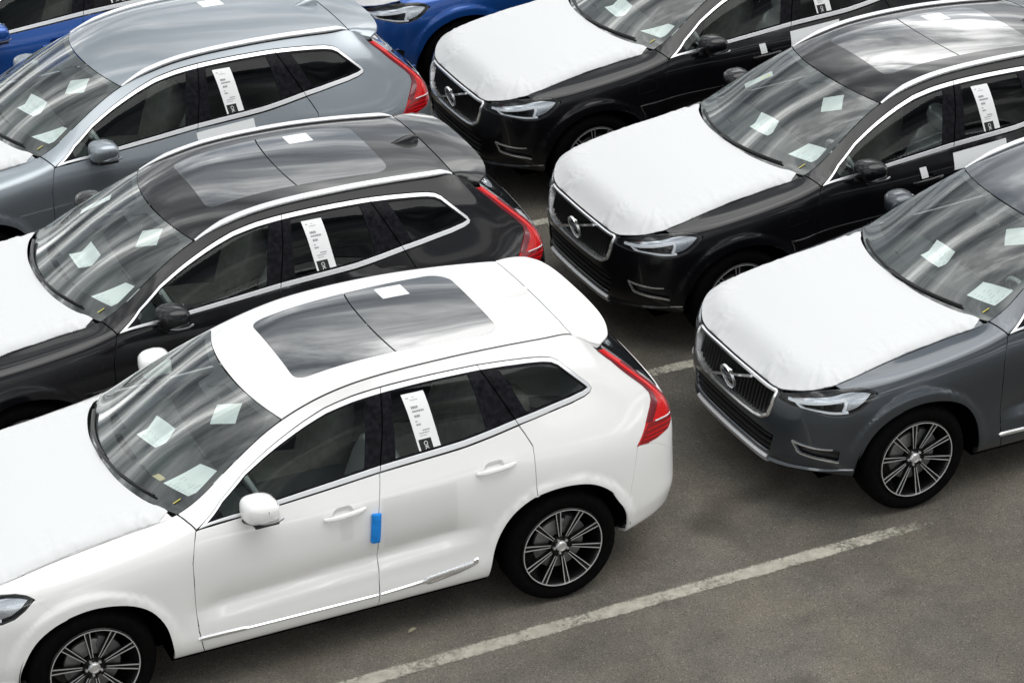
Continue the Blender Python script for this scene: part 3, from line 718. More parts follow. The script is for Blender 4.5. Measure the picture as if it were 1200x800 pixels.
        for i, o in enumerate(both('handle_cup', gg, pm, door)): P(o)
    # ---------------- sill strip
    for door, pts in ((fdoor, [(1.53, .392, .3), (1.56, .395, 1.6), (1.70, .392, 1.5), (1.80, .388, .8), (2.2, .384, .8), (2.553, .381, .8)]), (rdoor, [(2.575, .381, .8), (2.80, .389, 1.3), (2.95, .402, 2.8), (3.07, .418, 2.6), (3.16, .446, .4)])):
        q = smooth_line([(a, b, c) for a, b, c in pts], 5); st = XZ(q[:, :2]); n = SP.nr(st[:, 0], st[:, 1]); pth = SP.ev(st[:, 0], st[:, 1])+n*.002
        V, Fc = sweep_geo(pth, n, [(-.011, -.002), (-.006, .006), (.004, .006), (.010, -.002)], scale=[(c, 1) for c in q[:, 2]])
        for i, sgn in enumerate((L, Rr)): solid('sill_trim', V*[1, sgn, 1], Fc, M['chrome'], door[i], smooth_angle=30)
    # dark rocker under the doors
    st = np.array([(s, .25) for s in np.linspace(1.95, 3.88, 40)])
    rk = panel_geo(SP, np.vstack([[(s, .02) for s in np.linspace(1.95, 3.87, 30)], [(s, 1.0) for s in np.linspace(3.87, 1.95, 30)]]), off=-.012, depth=.02)
    both('rocker', rk, M['plastic'], car)
    # ---------------- front end
    fb = panel_geo(SP, g2(FB, .0015), [np.vstack([INTAKE[1:5], [(.0005, 2.05), (.0005, 3.62)]]), FOG] if False else [], sym=True)
    # cut lower intake (on the symmetry plane) by going round it in the outline
    FBo = np.vstack([[(0, .35)], FB[1:-1], [(0, 4.15)], [(0, 3.62)], INTAKE[1:5], [(0, 2.05)]])
    # two closed rings meet the plane: below and above the intake
    outline = np.vstack([FB[:24], AF[:17], XZ(SEAM_F[1:]), HLBOT, [(.505, 7.5)], GR[3:], [(0, 3.62)], INTAKE[1:5], [(0, 2.05)]])
    fb = panel_geo(SP, outline, [ins(FOG, .0)], sym=True, depth=.02, step=.022)
    bump = P(finish_sym('front_bumper', fb, pm, car))
    gg = panel_geo(SP, np.vstack([INTAKE+[0, 0]])*[1, 1]+np.array([(0, .1), (.01, .1), (.02, .05), (.02, 0), (.01, -.1), (0, -.1)]), off=-.045, depth=0)
    finish_sym('intake_backing', gg, M['liner'], bump)
    for t_ in (2.35, 2.75, 3.2):
        ss = np.linspace(-.5, .5, 30); pth = SP.ev(np.abs(ss), np.full(30, t_)); pth[:, 1] *= np.sign(ss); n = SP.nr(np.abs(ss), np.full(30, t_)); n[:, 1] *= np.sign(ss)
        V, Fc = sweep_geo(pth-n*.02, n, [(-.008, -.012), (.008, -.012), (.006, .008), (-.006, .008)]); solid('intake_bar', V, Fc, M['plastic'], bump)
    fo = panel_geo(SP, ins(FOG, -.004), off=-.028, depth=0); both('fog_recess', fo, M['trim'], bump)
    for pts in ([(.678, 3.66), (.72, 3.60), (.85, 3.52), (.952, 3.45)], [(.684, 3.62), (.71, 3.25), (.742, 2.93), (.80, 2.84), (.898, 2.68), (.985, 2.36)]):
        q = smooth_line(pts, 5); n = SP.nr(q[:, 0], q[:, 1]); pth = SP.ev(q[:, 0], q[:, 1])
        V, Fc = sweep_geo(pth, n, [(-.006, -.010), (.006, -.010), (.004, .006), (-.004, .006)], scale=np.linspace(1.15, .8, len(q)))
        for sgn in (L, Rr): solid('fog_trim', V*[1, sgn, 1], Fc, M['chrome'], bump, smooth_angle=30)
    # lip: bright skid plate in the middle, thin side blades
    q = smooth_line([(0, 1.55), (.2, 1.55), (.40, 1.55), (.475, 1.5)], 6); qq2 = np.vstack([q[::-1]*[-1, 1], q[1:]]); a = np.abs(qq2[:, 0])
    n = SP.nr(a, qq2[:, 1]); pth = SP.ev(a, qq2[:, 1]); sg_ = np.where(qq2[:, 0] < 0, -1, 1); n[:, 1] *= sg_; pth[:, 1] *= sg_
    V, Fc = sweep_geo(pth+[-.006, 0, 0], np.tile([-1., 0, .25], (len(pth), 1)), [(-.030, -.02), (-.026, .004), (.004, .022), (.020, .010), (.024, -.02)]); solid('skid_plate', V, Fc, M['silver'], bump, smooth_angle=25)
    q = smooth_line([(.480, 1.5), (.62, 1.5), (.78, 1.55), (.92, 1.62), (1.03, 1.72), (1.06, 1.75)], 5); n = SP.nr(q[:, 0], q[:, 1]); pth = SP.ev(q[:, 0], q[:, 1])
    V, Fc = sweep_geo(pth, n, [(-.014, -.012), (-.012, .006), (.002, .014), (.012, -.012)], scale=np.linspace(1.5, .6, len(q)))
    for sgn in (L, Rr): P(solid('bumper_blade', V*[1, sgn, 1], Fc, pm, bump, smooth_angle=30))
    lowp = np.vstack([[(s, .02) for s in np.linspace(0, 1.06, 20)], [(s, 1.1) for s in np.linspace(1.06, 0, 20)]]); finish_sym('bumper_valance', panel_geo(SP, lowp, off=-.012, depth=.02, sym=True), M['plastic'], bump)
    # ---------------- grille
    gb = panel_geo(SP, GR*[1.0, 1], off=-.055, depth=0, sym=True); grille = finish_sym('grille', gb, M['liner'], car)
    q = dens(np.vstack([GR, (GR*[-1, 1])[::-1][1:-1]])*[1, KT], .02)/[1, KT]; a = np.abs(q[:, 0]); sg_ = np.where(q[:, 0] < 0, -1, 1)
    n = SP.nr(a, q[:, 1]); pth = SP.ev(a, q[:, 1]); n[:, 1] *= sg_; pth[:, 1] *= sg_
    V, Fc = sweep_geo(pth, n, [(-.012, -.045), (-.012, .008), (.0, .014), (.011, .007), (.012, -.045)], closed=True); solid('grille_frame', V, Fc, M['chrome'], grille, smooth_angle=50)
    xs = np.arange(-.462, .4625, .0385)
    for y_ in xs:
        ay = abs(y_); tb = np.interp(ay, [0, .18, .33, .41, .475, .5], [4.16, 4.17, 4.24, 4.38, 4.78, 5.7])+.08; tt = np.linspace(tb, 8.1, 9)
        pth = SP.ev(np.full(9, ay), tt); n = SP.nr(np.full(9, ay), tt); sgy = -1 if y_ < 0 else 1; pth[:, 1] *= sgy; n[:, 1] *= sgy
        bow = .030*np.sin(np.linspace(.25, 2.9, 9))
        V, Fc = sweep_geo(pth-n*(.016+bow[:, None]*.7), n, [(-.0065, -.02), (-.003, .002), (0, .0055), (.003, .002), (.0065, -.02)]); solid('grille_slat', V, Fc, M['slat'], grille, smooth_angle=60)
    # diagonal bar and badge (lower on the car's right, higher on its left)
    A = np.array([.050, .29, .600]); B = np.array([.086, -.235, .812])
    pth = np.array([A+(B-A)*k/10 for k in range(11)]); pth[:, 0] -= .014
    V, Fc = sweep_geo(pth, np.array([-1., 0, .15]), [(-.009, -.012), (-.007, .004), (.007, .004), (.009, -.012)]); solid('diagonal_bar', V, Fc, M['chrome'], grille)
    bc = np.array([.046, 0, .712]); tilt = Matrix.Rotation(math.radians(-14), 3, 'Y'); tm = np.array(tilt)
    def badge(V): return (np.asarray(V)@tm.T)+bc
    ring = [(.076*math.cos(a), .076*math.sin(a)) for a in np.linspace(0, 2*math.pi, 40, endpoint=False)]
    rp = badge([(-.012, y, z) for y, z in ring]); V, Fc = sweep_geo(rp, np.tile(tm@np.array([-1., 0, 0]), (40, 1)), [(-.007, -.012), (-.006, .004), (.005, .004), (.007, -.012)], closed=True)
    emb = solid('front_badge', V, Fc, M['chrome'], car, smooth_angle=50)
    # arrow at the upper outer edge of the ring (towards the car's left)
    aw = [(-.016, -.052, .052), (-.016, -.088, .088)]
    V, Fc = sweep_geo(badge(aw), tm@np.array([-1., 0, 0]), [(-.010, -.006), (.010, -.006), (.010, .004), (-.010, .004)]); solid('badge_arrow_shaft', V, Fc, M['chrome'], emb)
    tri = [(-.020, -.098, .098), (-.020, -.098, .064), (-.020, -.064, .098)]; V = badge(tri+[(x+.012, y, z) for x, y, z in tri]); solid('badge_arrow_head', V, [(0, 1, 2), (5, 4, 3), (0, 3, 4, 1), (1, 4, 5, 2), (2, 5, 3, 0)], M['chrome'], emb)
    Vb, Fb = box_vf(-.014, .0, -.062, .062, -.016, .016); solid('badge_bar', badge(Vb), Fb, M['badge'], emb, bevel=.002)
    Vt, Ft = text_geo('VOLVO', .030); Vt = badge([(-.0150, -x*1.05, y) for x, y, z in Vt]); Vt = Vt*[1, 1, 1]; me = mesh('badge_lettering', to_local(Vt), Ft, smooth=False); ob('badge_lettering', me, emb, M['machined'])
    # ---------------- headlights
    HLP = np.vstack([HLTOP, HLBOT])
    hous = both('headlight', panel_geo(SP, HLP, off=-.042, depth=0), M['trim'], car)
    rim_ = panel_geo(SP, HLP, [ins(HLP, .010)], off=-.003, depth=.04, step=.02)
    both('headlight_bezel', rim_, M['trim'], hous)
    # bright upper and outer reflector, T-shaped light guide, projector lenses
    refl = np.array([(.61, 7.40), (.72, 7.55), (.86, 7.60), (.98, 7.72), (1.06, 7.50), (1.13, 7.05), (1.168, 6.72), (1.13, 6.3), (1.08, 5.98), (1.01, 5.85), (1.00, 6.75), (.90, 6.88), (.75, 6.90), (.65, 7.0)])
    both('reflector', panel_geo(SP, refl, off=-.026, depth=.01), M['lamp_silver'], hous)
    tq = smooth_line([(.60, 7.25), (.66, 6.95), (.72, 6.78), (.85, 6.72), (1.0, 6.80)], 5)
    for line, w in ((tq, .010), (smooth_line([(.655, 6.95), (.70, 6.35), (.73, 6.12)], 5), .007), (smooth_line([(.73, 6.14), (.85, 6.02), (.96, 5.86), (1.03, 5.78)], 5), .006), (smooth_line([(1.005, 6.9), (1.01, 6.3), (1.0, 5.9)], 4), .010)):
        n = SP.nr(line[:, 0], line[:, 1]); pth = SP.ev(line[:, 0], line[:, 1])-n*.014
        V, Fc = sweep_geo(pth, n, [(-w, -.012), (-w*.8, .004), (w*.8, .004), (w, -.012)])
        for i, sgn in enumerate((L, Rr)): solid('light_guide', V*[1, sgn, 1], Fc, M['lamp_white'], hous[i], smooth_angle=50)
    for s_ in (.79, .90):
        c = SP.ev(s_, 6.35); n = SP.nr(s_, 6.35); c = c-n*.034
        Vb, Fb = box_vf(-.012, .012, -.034, .034, -.018, .018)
        for i, sgn in enumerate((L, Rr)):
            ang = math.atan2(n[1], -n[0]); rm = np.array(Matrix.Rotation(-ang, 3, 'Z')); solid('projector', (np.array(Vb)@rm.T+c)*[1, sgn, 1], Fb, M['gloss'], hous[i], bevel=.008, seg=3)
    both('lens', panel_geo(SP, ins(HLP, .002), off=-.002, depth=0, step=.03), M['lens'], hous)
    # ---------------- hood, film, cowl
    hx = HE[:, :2]; cowl = np.array([(1.44, .770), (1.41, .705), (1.355, .60), (1.30, .44), (1.262, .24), (1.25, 0)])
    edge_poly = np.vstack([hx[::3], smooth_line(cowl, 4)])
    hood = P(finish_sym('hood', panel_geo(HP, ins_plain(edge_poly, .002), kt=1, step=.03, sym=True, depth=.015), pm, car))
    def crumple(V, Nn, st, fo):
        z, d, l = hood_z(st[:, 0], st[:, 1]); fr_ = np.exp(-d/.065); mid = np.exp(-((d-.10)/.12)**2)
        h = np.zeros(len(V))
        for i in range(len(V)):
            p = Vector((l[i]*13, d[i]*3.0, 2.1)); q = Vector((st[i, 0]*7, st[i, 1]*7, .4)); r = Vector((l[i]*34, d[i]*14, 5.))
            a1 = 1-2*abs(noise.noise(p)); a2 = noise.noise(q); a3 = 1-2*abs(noise.noise(r))
            pk = max(0, noise.noise(Vector((l[i]*4.2, d[i]*2, 9.)))+.25)
            a4 = 1-abs(noise.noise(Vector((l[i]*9+d[i]*14, d[i]*22-l[i]*3, 7.7))))*2.2; a5 = noise.noise(Vector((st[i, 0]*38, st[i, 1]*38, 3.3)))
            tp = 1-math.exp(-d[i]/.014)
            h[i] = .0018+(.0006*a2+fr_[i]*(.15+pk)*(.0150*a1*abs(a1)+.0075*a3*abs(a3))+mid[i]*(.2+pk)*(.0045*a1*abs(a1)+.0070*max(0, a4-.45))+.0002*noise.noise(q*4))*tp
        V2 = V+Nn*h[:, None]
        n2 = np.zeros_like(V)
        for f in fo:
            g = np.cross(V2[f[1]]-V2[f[0]], V2[f[2]]-V2[f[0]])
            if g[2] < 0: g = -g
            for i in f: n2[i] += g
        n2 /= np.linalg.norm(n2, axis=1, keepdims=True)+1e-12; n2[st[:, 1] < 1e-4, 1] = 0
        return V2, n2
    fhx = np.vstack([HE[::2][:, :2]]); fcowl = np.array([(1.425, .715), (1.405, .675), (1.352, .585), (1.298, .43), (1.260, .235), (1.248, 0)])
    k_ = int(len(fhx)*.985)
    film_poly = np.vstack([fhx[:k_]*[1, 1], smooth_line(fcowl, 5)])
    film_poly = ins_vary(dens_open(film_poly, .02)); film_poly[0, 1] = 0; film_poly[-1, 1] = 0
    film_poly[:, 1] = np.maximum(film_poly[:, 1], 0)
    # uneven cut edge along the sides
    finish_sym('hood_cover', panel_geo(HP, film_poly, kt=1, step=.011, sym=True, depth=.004, disp=crumple), M['film'], car)
    # cowl panel below the windscreen
    cpoly = np.array([(-1, .0), (1, .0), (1, .10), (-1, .10)])
    cwl = panel_geo(WS, np.array([(-1, 0), (1, 0), (1, .16), (-1, .16)]), off=-.035, depth=0, kt=.9); finish('cowl', cwl, 1, M['plastic'], car)
    # ---------------- windscreen
    wpoly = np.vstack([[(b, .005) for b in np.linspace(-.995, .995, 30)], [(.995, v_) for v_ in np.linspace(.03, .97, 20)], [(b, .994) for b in np.linspace(.99, -.99, 30)], [(-.995, v_) for v_ in np.linspace(.97, .03, 20)]])
    ws = finish('windscreen', panel_geo(WS, wpoly, kt=.9, step=.05, depth=0, off=-.002), 1, M['wind'], car)
    fin = []
    for b in np.linspace(-.925, .925, 40): fin.append((b, .165+.015*b*b))
    fin += [(.945, .22), (.940, .5), (.925, .88), (.89, .925)]
    for b in np.linspace(.86, -.86, 40): fin.append((b, .945-.10*math.exp(-(b/.12)**4)))
    fin += [(-.89, .925), (-.925, .88), (-.940, .5), (-.945, .22)]
    fp = panel_geo(WS, ins_plain(wpoly, .001), [np.array(fin)], kt=.9, step=.03, off=-.005, depth=0); finish('black_border', fp, 1, M['trim'], ws)
    # wipers
    for (b0, v0, b1, v1) in ((-.10, .045, .74, .060), (-.72, .040, .02, .055)):
        q = np.array([(b0+(b1-b0)*k/12, v0+(v1-v0)*k/12) for k in range(13)]); n = WS.nr(q[:, 0], q[:, 1]); pth = WS.ev(q[:, 0], q[:, 1])+n*.016
        V, Fc = sweep_geo(pth, n, [(-.008, -.012), (-.010, 0), (-.004, .010), (.004, .010), (.010, 0), (.008, -.012)], scale=np.linspace(1.1, .7, 13)); solid('wiper', V*[1, -1, 1], Fc, M['trim'], car)
    # ---------------- roof
    rpoly = np.vstack([[(b, .0025) for b in np.linspace(-.985, .985, 30)], [(.988, v_) for v_ in np.linspace(.03, .97, 30)], [(b, .997) for b in np.linspace(.985, -.985, 30)], [(-.988, v_) for v_ in np.linspace(.97, .03, 30)]])
    def rf_xy(pts): return RF.inv(np.array(pts, float), (0, 1))
    sr_out = fillet([(2.325, -.40), (3.52, -.44), (3.60, -.36), (3.60, .36), (3.52, .44), (2.325, .40)], [.09, .07, .07, .07, .07, .09], 6)
    sr = rf_xy(dens(sr_out, .02))
    opt('pano', P(finish('roof', panel_geo(RF, rpoly, [sr], kt=1.9, step=.04, depth=.012), 1, pm, car)))
    opt('plain', P(finish('roof', panel_geo(RF, rpoly, kt=1.9, step=.04, depth=.012), 1, pm, car)))
    for x0, x1 in ((2.3, 2.9325), (2.9385, 3.62)):
        pl = [p for p in []]
        base = dens(sr_out, .01); ksel = np.array([p for p in base if x0 <= p[0] <= x1])
        cpts = clip_x(base, x0, x1)
        opt('pano', finish('roof_glass', panel_geo(RF, ins_plain(rf_xy(cpts)*[1, 1.9], .0028)/[1, 1.9], kt=1.9, step=.04, depth=.01), 1, M['roofglass'], car))
    finish('headliner', panel_geo(RF, ins_plain(rpoly, .01), [rf_xy(fillet([(2.40, -.36), (3.52, -.36), (3.52, .36), (2.40, .36)], .05))], kt=1.9, step=.08, off=-.05, depth=0), 1, M['liner_cloth'], car)
    # rails
    s_arr = np.linspace(s_at(2.162), 4.675, 60); q = SP.ev(s_arr, np.full(60, 8.97)); up = np.tile([0, .25, 1.], (60, 1))
    u = np.linspace(0, 1, 60); lift = .014*np.clip(np.minimum(u/.10, (1-u)/.07), 0, 1)**.7
    pth = q+np.stack([0*u, -.004+0*u, lift+.002], 1)
    prof = [(.026*math.cos(a)*(1 if math.sin(a) < 0 else .95), .017*math.sin(a)) for a in np.linspace(0, 2*math.pi, 14, endpoint=False)]
    V, Fc = sweep_geo(pth, up, prof, scale=[(min(1, .35+k*6, .35+(1-k)*9), min(1, .3+k*7, .3+(1-k)*9)) for k in u])
    pthb = q+np.stack([0*u, 0*u, lift*.4], 1); Vb, Fb = sweep_geo(pthb, up, [(-.014, -.016), (-.014, .014), (.014, .014), (.014, -.016)], scale=[(min(1, .2+k*6, .2+(1-k)*9), min(1, lf/.014+.1)) for k, lf in zip(u, lift)])
    for sgn in (L, Rr):
        r_ = opt('rail', solid('roof_rail', V*[1, sgn, 1], Fc, M['satin'], car, smooth_angle=60)); opt('rail', solid('rail_foot', Vb*[1, sgn, 1], Fb, M['trim'], r_))
    qd = SP.ev(s_arr, np.full(60, 8.995)); V, Fc = sweep_geo(qd+[0, 0, .0008], up, [(-.0014, -.004), (-.0014, .0012), (.0014, .0012), (.0014, -.004)])
    for sgn in (L, Rr): solid('roof_seam', V*[1, sgn, 1], Fc, M['trim'], car)
    # shark fin
    secs = []; 
    for k, x in enumerate(np.linspace(3.755, 3.955, 12)):
        w_ = .037*(math.sin(math.pi*min(1, (k+.5)/6.5)/2))**.6*(1 if k < 9 else 1-.16*(k-8)); h_ = (.004+.052*math.sin(math.pi/2*min(1, k/8.5))**1.3)*(1 if k < 10 else 1-.10*(k-9))
        zb = float(RF.ev(*rf_xy([(x, 0)])[0])[2])
        secs.append([(x, w_*a, zb-.004+h_*b) for a, b in ((-1, 0), (-.88, .32), (-.58, .74), (-.24, .96), (0, 1), (.24, .96), (.58, .74), (.88, .32), (1, 0))])
    V = [p for s_ in secs for p in s_]; k9 = 9
    Fc = [(i*k9+j, i*k9+j+1, (i+1)*k9+j+1, (i+1)*k9+j) for i in range(11) for j in range(8)]+[tuple(range(9)), tuple(11*k9+j for j in range(9))]+[(i*k9, (i+1)*k9, (i+1)*k9+8, i*k9+8) for i in range(11)]
    P(solid('antenna_fin', V, Fc, pm, car, smooth_angle=50))
    # ---------------- spoiler, tailgate, lamps, rear bumper
    rows = []
    bs = np.concatenate([np.linspace(-1, 1, 41)])
    for b in bs:
        w_ = abs(b); c0 = RF.ev(b*.995, 1.0); 
        tr_ = np.array([4.272-.072*w_**5, .590*b, 1.558-.036*w_**2.2]); un = np.array([4.19-.05*w_**3, .615*b, 1.478-.0*w_])
        md = (c0+tr_)/2+np.array([0, .004*b, .010-.004*w_]); md1 = c0*.75+tr_*.25+np.array([0, 0, .006]); md2 = c0*.25+tr_*.75+np.array([0, 0, .007])
        rows.append([c0+[.002, 0, -.022], c0+[.004, 0, 0], md1, md, md2, tr_, tr_+[.006, 0, -.010], tr_+[.002, 0, -.024], (tr_+un)/2+[0, 0, -.016], un])
    # end caps leaning down to the tail lamp tip
    def cap(sgn):
        t = [(4.008, .560, 1.528), (4.012, .568, 1.536), (4.045, .592, 1.524), (4.08, .612, 1.512), (4.11, .625, 1.502), (4.135, .632, 1.494), (4.138, .632, 1.488), (4.136, .632, 1.484), (4.13, .636, 1.480), (4.11, .640, 1.476)]
        return [np.array([x, y*sgn, z]) for x, y, z in t]
    capm = [(a*.45+b*.55) for a, b in zip(rows[0], cap(-1))]; capp = [(a*.45+b*.55) for a, b in zip(rows[-1], cap(1))]
    for c_ in (capm, capp):
        for k in range(2, 7): c_[k] = c_[k]+np.array([.012, 0, .008])
    rows = [cap(-1), capm]+rows+[capp, cap(1)]
    nr_ = len(rows); V = [p for r_ in rows for p in r_]; kk = 10
    Fc = [(i*kk+j, (i+1)*kk+j, (i+1)*kk+j+1, i*kk+j+1) for i in range(nr_-1) for j in range(kk-1)]+[tuple(range(kk)), tuple((nr_-1)*kk+j for j in range(kk))]+[(i*kk, i*kk+kk-1, (i+1)*kk+kk-1, (i+1)*kk) for i in range(nr_-1)]
    P(solid('roof_spoiler', V, Fc, pm, car, smooth_angle=35))
    P(finish_sym('tailgate', panel_geo(SP, TGATE, sym=True), pm, car))
    finish_sym('tailgate_glass', panel_geo(SP, RGLASS, sym=True, off=-.004, depth=.01), M['roofglass'], car)
    q = np.array([(5.66+(6.0-5.66)*k/8, 8.0-.15*k/8) for k in range(9)]); n = SP.nr(q[:, 0], q[:, 1]); pth = SP.ev(q[:, 0], q[:, 1])+n*.022
    V, Fc = sweep_geo(pth, n, [(-.012, -.014), (-.012, .006), (0, .014), (.012, .006), (.012, -.014)], scale=np.linspace(.6, 1.2, 9)); solid('rear_wiper', V, Fc, M['trim'], car)
    P(finish_sym('rear_bumper', panel_geo(SP, RBUMP, sym=True, depth=.02), pm, car))
    lowp = np.vstack([[(s, .02) for s in np.linspace(4.80, 6.01, 20)], [(s, 1.15) for s in np.linspace(6.01, 4.80, 20)]]); finish_sym('rear_valance', panel_geo(SP, lowp, off=-.012, depth=.02, sym=True), M['plastic'], car)
    tl = both('tail_light', panel_geo(SP, ins(TAIL, .002), off=.002, depth=.02, step=.02), M['red'], car)
    edge_in = np.vstack([TL_F[:8], (TL_F[:8]+np.array([(.03, .02), (.045, .05), (.045, .05), (.042, .05), (.042, .05), (.045, 0), (.045, -.05), (.05, -.03)]))[::-1]]); both('dark_edge', panel_geo(SP, ins(edge_in, .001), off=.0035, depth=.004, step=.015), M['darkred'], tl)
    lowred = np.array([(4.995, 6.22), (5.10, 6.32), (5.245, 6.42), (5.225, 6.18), (5.15, 5.88), (5.04, 5.70), (4.96, 5.64), (4.885, 5.68), (4.94, 6.0)]); lr = both('lower_lens', panel_geo(SP, lowred, off=.0035, depth=.004, step=.015), M['smoke'], tl)
    q = smooth_line([(5.06, 6.27), (5.14, 6.34), (5.23, 6.42)], 5); n = SP.nr(q[:, 0], q[:, 1]); V, Fc = sweep_geo(SP.ev(q[:, 0], q[:, 1])+n*.004, n, [(-.003, -.002), (-.003, .003), (.003, .003), (.003, -.002)])
    for i, sgn in enumerate((L, Rr)): solid('reversing_strip', V*[1, sgn, 1], Fc, M['lamp_white'], tl[i])
    midl = .5*(TL_F[:8]+TL_R[::-1][:8])
    for fr_, m_, nm in ((.42, 'lightred', 'led_strip'), (.72, 'darkred', 'lens_rib'), (.88, 'darkred', 'lens_rib')):
        q = smooth_line((TL_F[1:7]*(1-fr_)+TL_R[::-1][1:7]*fr_), 5); n = SP.nr(q[:, 0], q[:, 1]); V, Fc = sweep_geo(SP.ev(q[:, 0], q[:, 1])+n*.0025, n, [(-.0035, -.002), (-.003, .002), (.003, .002), (.0035, -.002)])
        for i, sgn in enumerate((L, Rr)): solid(nm, V*[1, sgn, 1], Fc, M[m_], tl[i])
    for a_, b_ in (((4.97, 6.05), (5.22, 6.2)), ((4.945, 5.9), (5.17, 6.0)), ((4.92, 5.78), (5.10, 5.82))):
        q = smooth_line([a_, b_], 8); n = SP.nr(q[:, 0], q[:, 1]); V, Fc = sweep_geo(SP.ev(q[:, 0], q[:, 1])+n*.004, n, [(-.003, -.002), (-.003, .002), (.003, .002), (.003, -.002)])
        for i, sgn in enumerate((L, Rr)): solid('lens_rib', V*[1, sgn, 1], Fc, M['red'], tl[i])
    # ---------------- mirrors
    for sgn in (L, Rr):
        nu, nv_ = 20, 14; V = []
        for i in range(nu):
            a = 2*math.pi*i/nu
            for j in range(nv_):
                f = -math.pi/2+math.pi*j/(nv_-1)
                cx_, cz_ = math.cos(a), math.sin(a); e1 = .62
                px = math.copysign(abs(math.cos(f))**.7*abs(cx_)**e1, cx_); pz = math.copysign(abs(math.cos(f))**.7*abs(cz_)**e1, cz_); py = math.copysign(abs(math.sin(f))**.72, f)
                # px: along car, flattened glass side at the rear; py: outwards
                x = 1.892+.115*px*(1.0 if px < 0 else .78)-.02*py*(px < 0)*px*-1; y = .962+.102*py; z = 1.146+.080*pz*(1-.10*py)-.012*(px > 0)*px+.006*py
                x += .030*py*(1 if px < 0 else .35)
                V.append((x, y*sgn, z))
        Fc = [(i*nv_+j, ((i+1) % nu)*nv_+j, ((i+1) % nu)*nv_+j+1, i*nv_+j+1) for i in range(nu) for j in range(nv_-1)]
        capo = P(solid('mirror', V, Fc, pm, car, smooth_angle=75))
        Vb = []; 
        for t in np.linspace(0, 1, 6):
            y = .862+.085*t; zc = 1.040+.038*t; hw = .052-.010*t
            for a in np.linspace(0, 2*math.pi, 10, endpoint=False): Vb.append((1.835+.02*t+hw*math.cos(a), y*sgn, zc+(.026+.014*t)*math.sin(a)))
        Fb = [(i*10+j, i*10+(j+1) % 10, (i+1)*10+(j+1) % 10, (i+1)*10+j) for i in range(5) for j in range(10)]+[tuple(range(10)), tuple(50+j for j in range(10))]
        solid('mirror_arm', Vb, Fb, M['trim'], capo, smooth_angle=60)
        box('mirror_underside', (1.82, 1.965, min(sgn*.905, sgn*1.045), max(sgn*.905, sgn*1.045), 1.072, 1.090), M['trim'], capo, bevel=.012)
        Vg = [(1.968, sgn*y, z) for y, z in ((.90, 1.11), (1.03, 1.115), (1.03, 1.195), (.91, 1.20))]; solid('mirror_glass', Vg+[(x-.02, y, z) for x, y, z in Vg], [(0, 1, 2, 3), (7, 6, 5, 4), (0, 4, 5, 1), (1, 5, 6, 2), (2, 6, 7, 3), (3, 7, 4, 0)], M['roofglass'], capo, bevel=.006)
        q = np.array([(1.81, 1.015, 1.104), (1.88, 1.060, 1.104), (1.95, 1.066, 1.107), (1.985, 1.053, 1.112)])
        V, Fc = sweep_geo(smooth_line(q, 4)*[1, sgn, 1], np.array([0, sgn*1., 0]), [(-.005, -.004), (.005, -.004), (.004, .005), (-.004, .005)]); solid('side_indicator', V, Fc, M['lamp_silver'], capo)
    # ---------------- wheels and liners
    for x in (.873, 3.738):
        for sgn in (L, Rr):
            add_wheel(car, x, sgn)
            V = []; n_ = 24
            cxa, rx_, rz_ = (.895, .446, .412) if x < 2 else (3.722, .474, .440)
            for a in np.linspace(.06 if x > 2 else -.12, math.pi+.12, n_):
                for y, r in ((.918, 1), (.60, 1), (.60, .2)): V.append((cxa+r*rx_*math.cos(a), y*sgn, max(.28, .365+r*rz_*math.sin(a))))
            Fc = [(i*3+j, (i+1)*3+j, (i+1)*3+j+1, i*3+j+1) for i in range(n_-1) for j in range(2)]
            ob('wheel_arch_liner', mesh('wheel_arch_liner', to_local(V), Fc), car, M['liner'])
    box('underbody', (.36, 4.34, -.62, .62, .20, .30), M['liner'], car)
    box('floor_pan', (1.33, 3.27, -.86, .86, .24, .29), M['liner'], car)
    # ---------------- inside
    inn = panel_geo(SP, np.vstack([[(s, .8) for s in np.linspace(2.02, 3.80, 20)], [(3.82, 5.5)], [(s, 5.6) for s in np.linspace(3.9, 5.0, 12)], [(5.0, 6.6)], [(s, 6.85) for s in np.linspace(4.9, 2.05, 30)]]), off=-.05, depth=0, step=.08); both('door_card', inn, M['dash'], car)
    dsec = [(1.30, 1.02), (1.36, 1.075), (1.46, 1.085), (1.62, 1.075), (1.78, 1.055), (1.86, 1.02), (1.88, .95), (1.80, .85), (1.78, .60), (1.3, .60)]
    V = []; ys = np.linspace(-.80, .80, 21)
    for y in ys:
        k = abs(y)/.80
        for i, (x, z) in enumerate(dsec): V.append((x+.14*k*k*(1 if i < 3 else .35), y, z-.03*k**4+(.012*math.exp(-((y+.37)/.16)**4) if i in (4, 5) else 0)))
    n_ = len(dsec); Fc = [(i*n_+j, i*n_+(j+1) % n_, (i+1)*n_+(j+1) % n_, (i+1)*n_+j) for i in range(20) for j in range(n_)]+[tuple(range(n_)), tuple(20*n_+j for j in range(n_))]
    dash = solid('dashboard', V, Fc, M['dash'], car, smooth_angle=40)
    for y0, y1, x0, x1 in ((-.02, .30, 1.40, 1.46), (-.62, -.10, 1.41, 1.47), (.36, .68, 1.45, 1.51)): box('demister_vent', (x0, x1, y0, y1, 1.086, 1.094), M['liner'], dash, bevel=.003)
    box('centre_screen', (1.815, 1.83, -.105, .075, .80, 1.045), M['trim'], dash, bevel=.006, rot=Matrix.Rotation(math.radians(12), 3, 'Y'))
    box('centre_console', (1.85, 2.75, -.13, .13, .30, .66), M['dash'], car, bevel=.03)
    # steering wheel
    cen_ = np.array([2.015, -.37, .955]); ax = np.array([math.cos(math.radians(24)), 0, math.sin(math.radians(24))]); e1 = np.array([0, 1., 0]); e2 = np.cross(ax, e1)
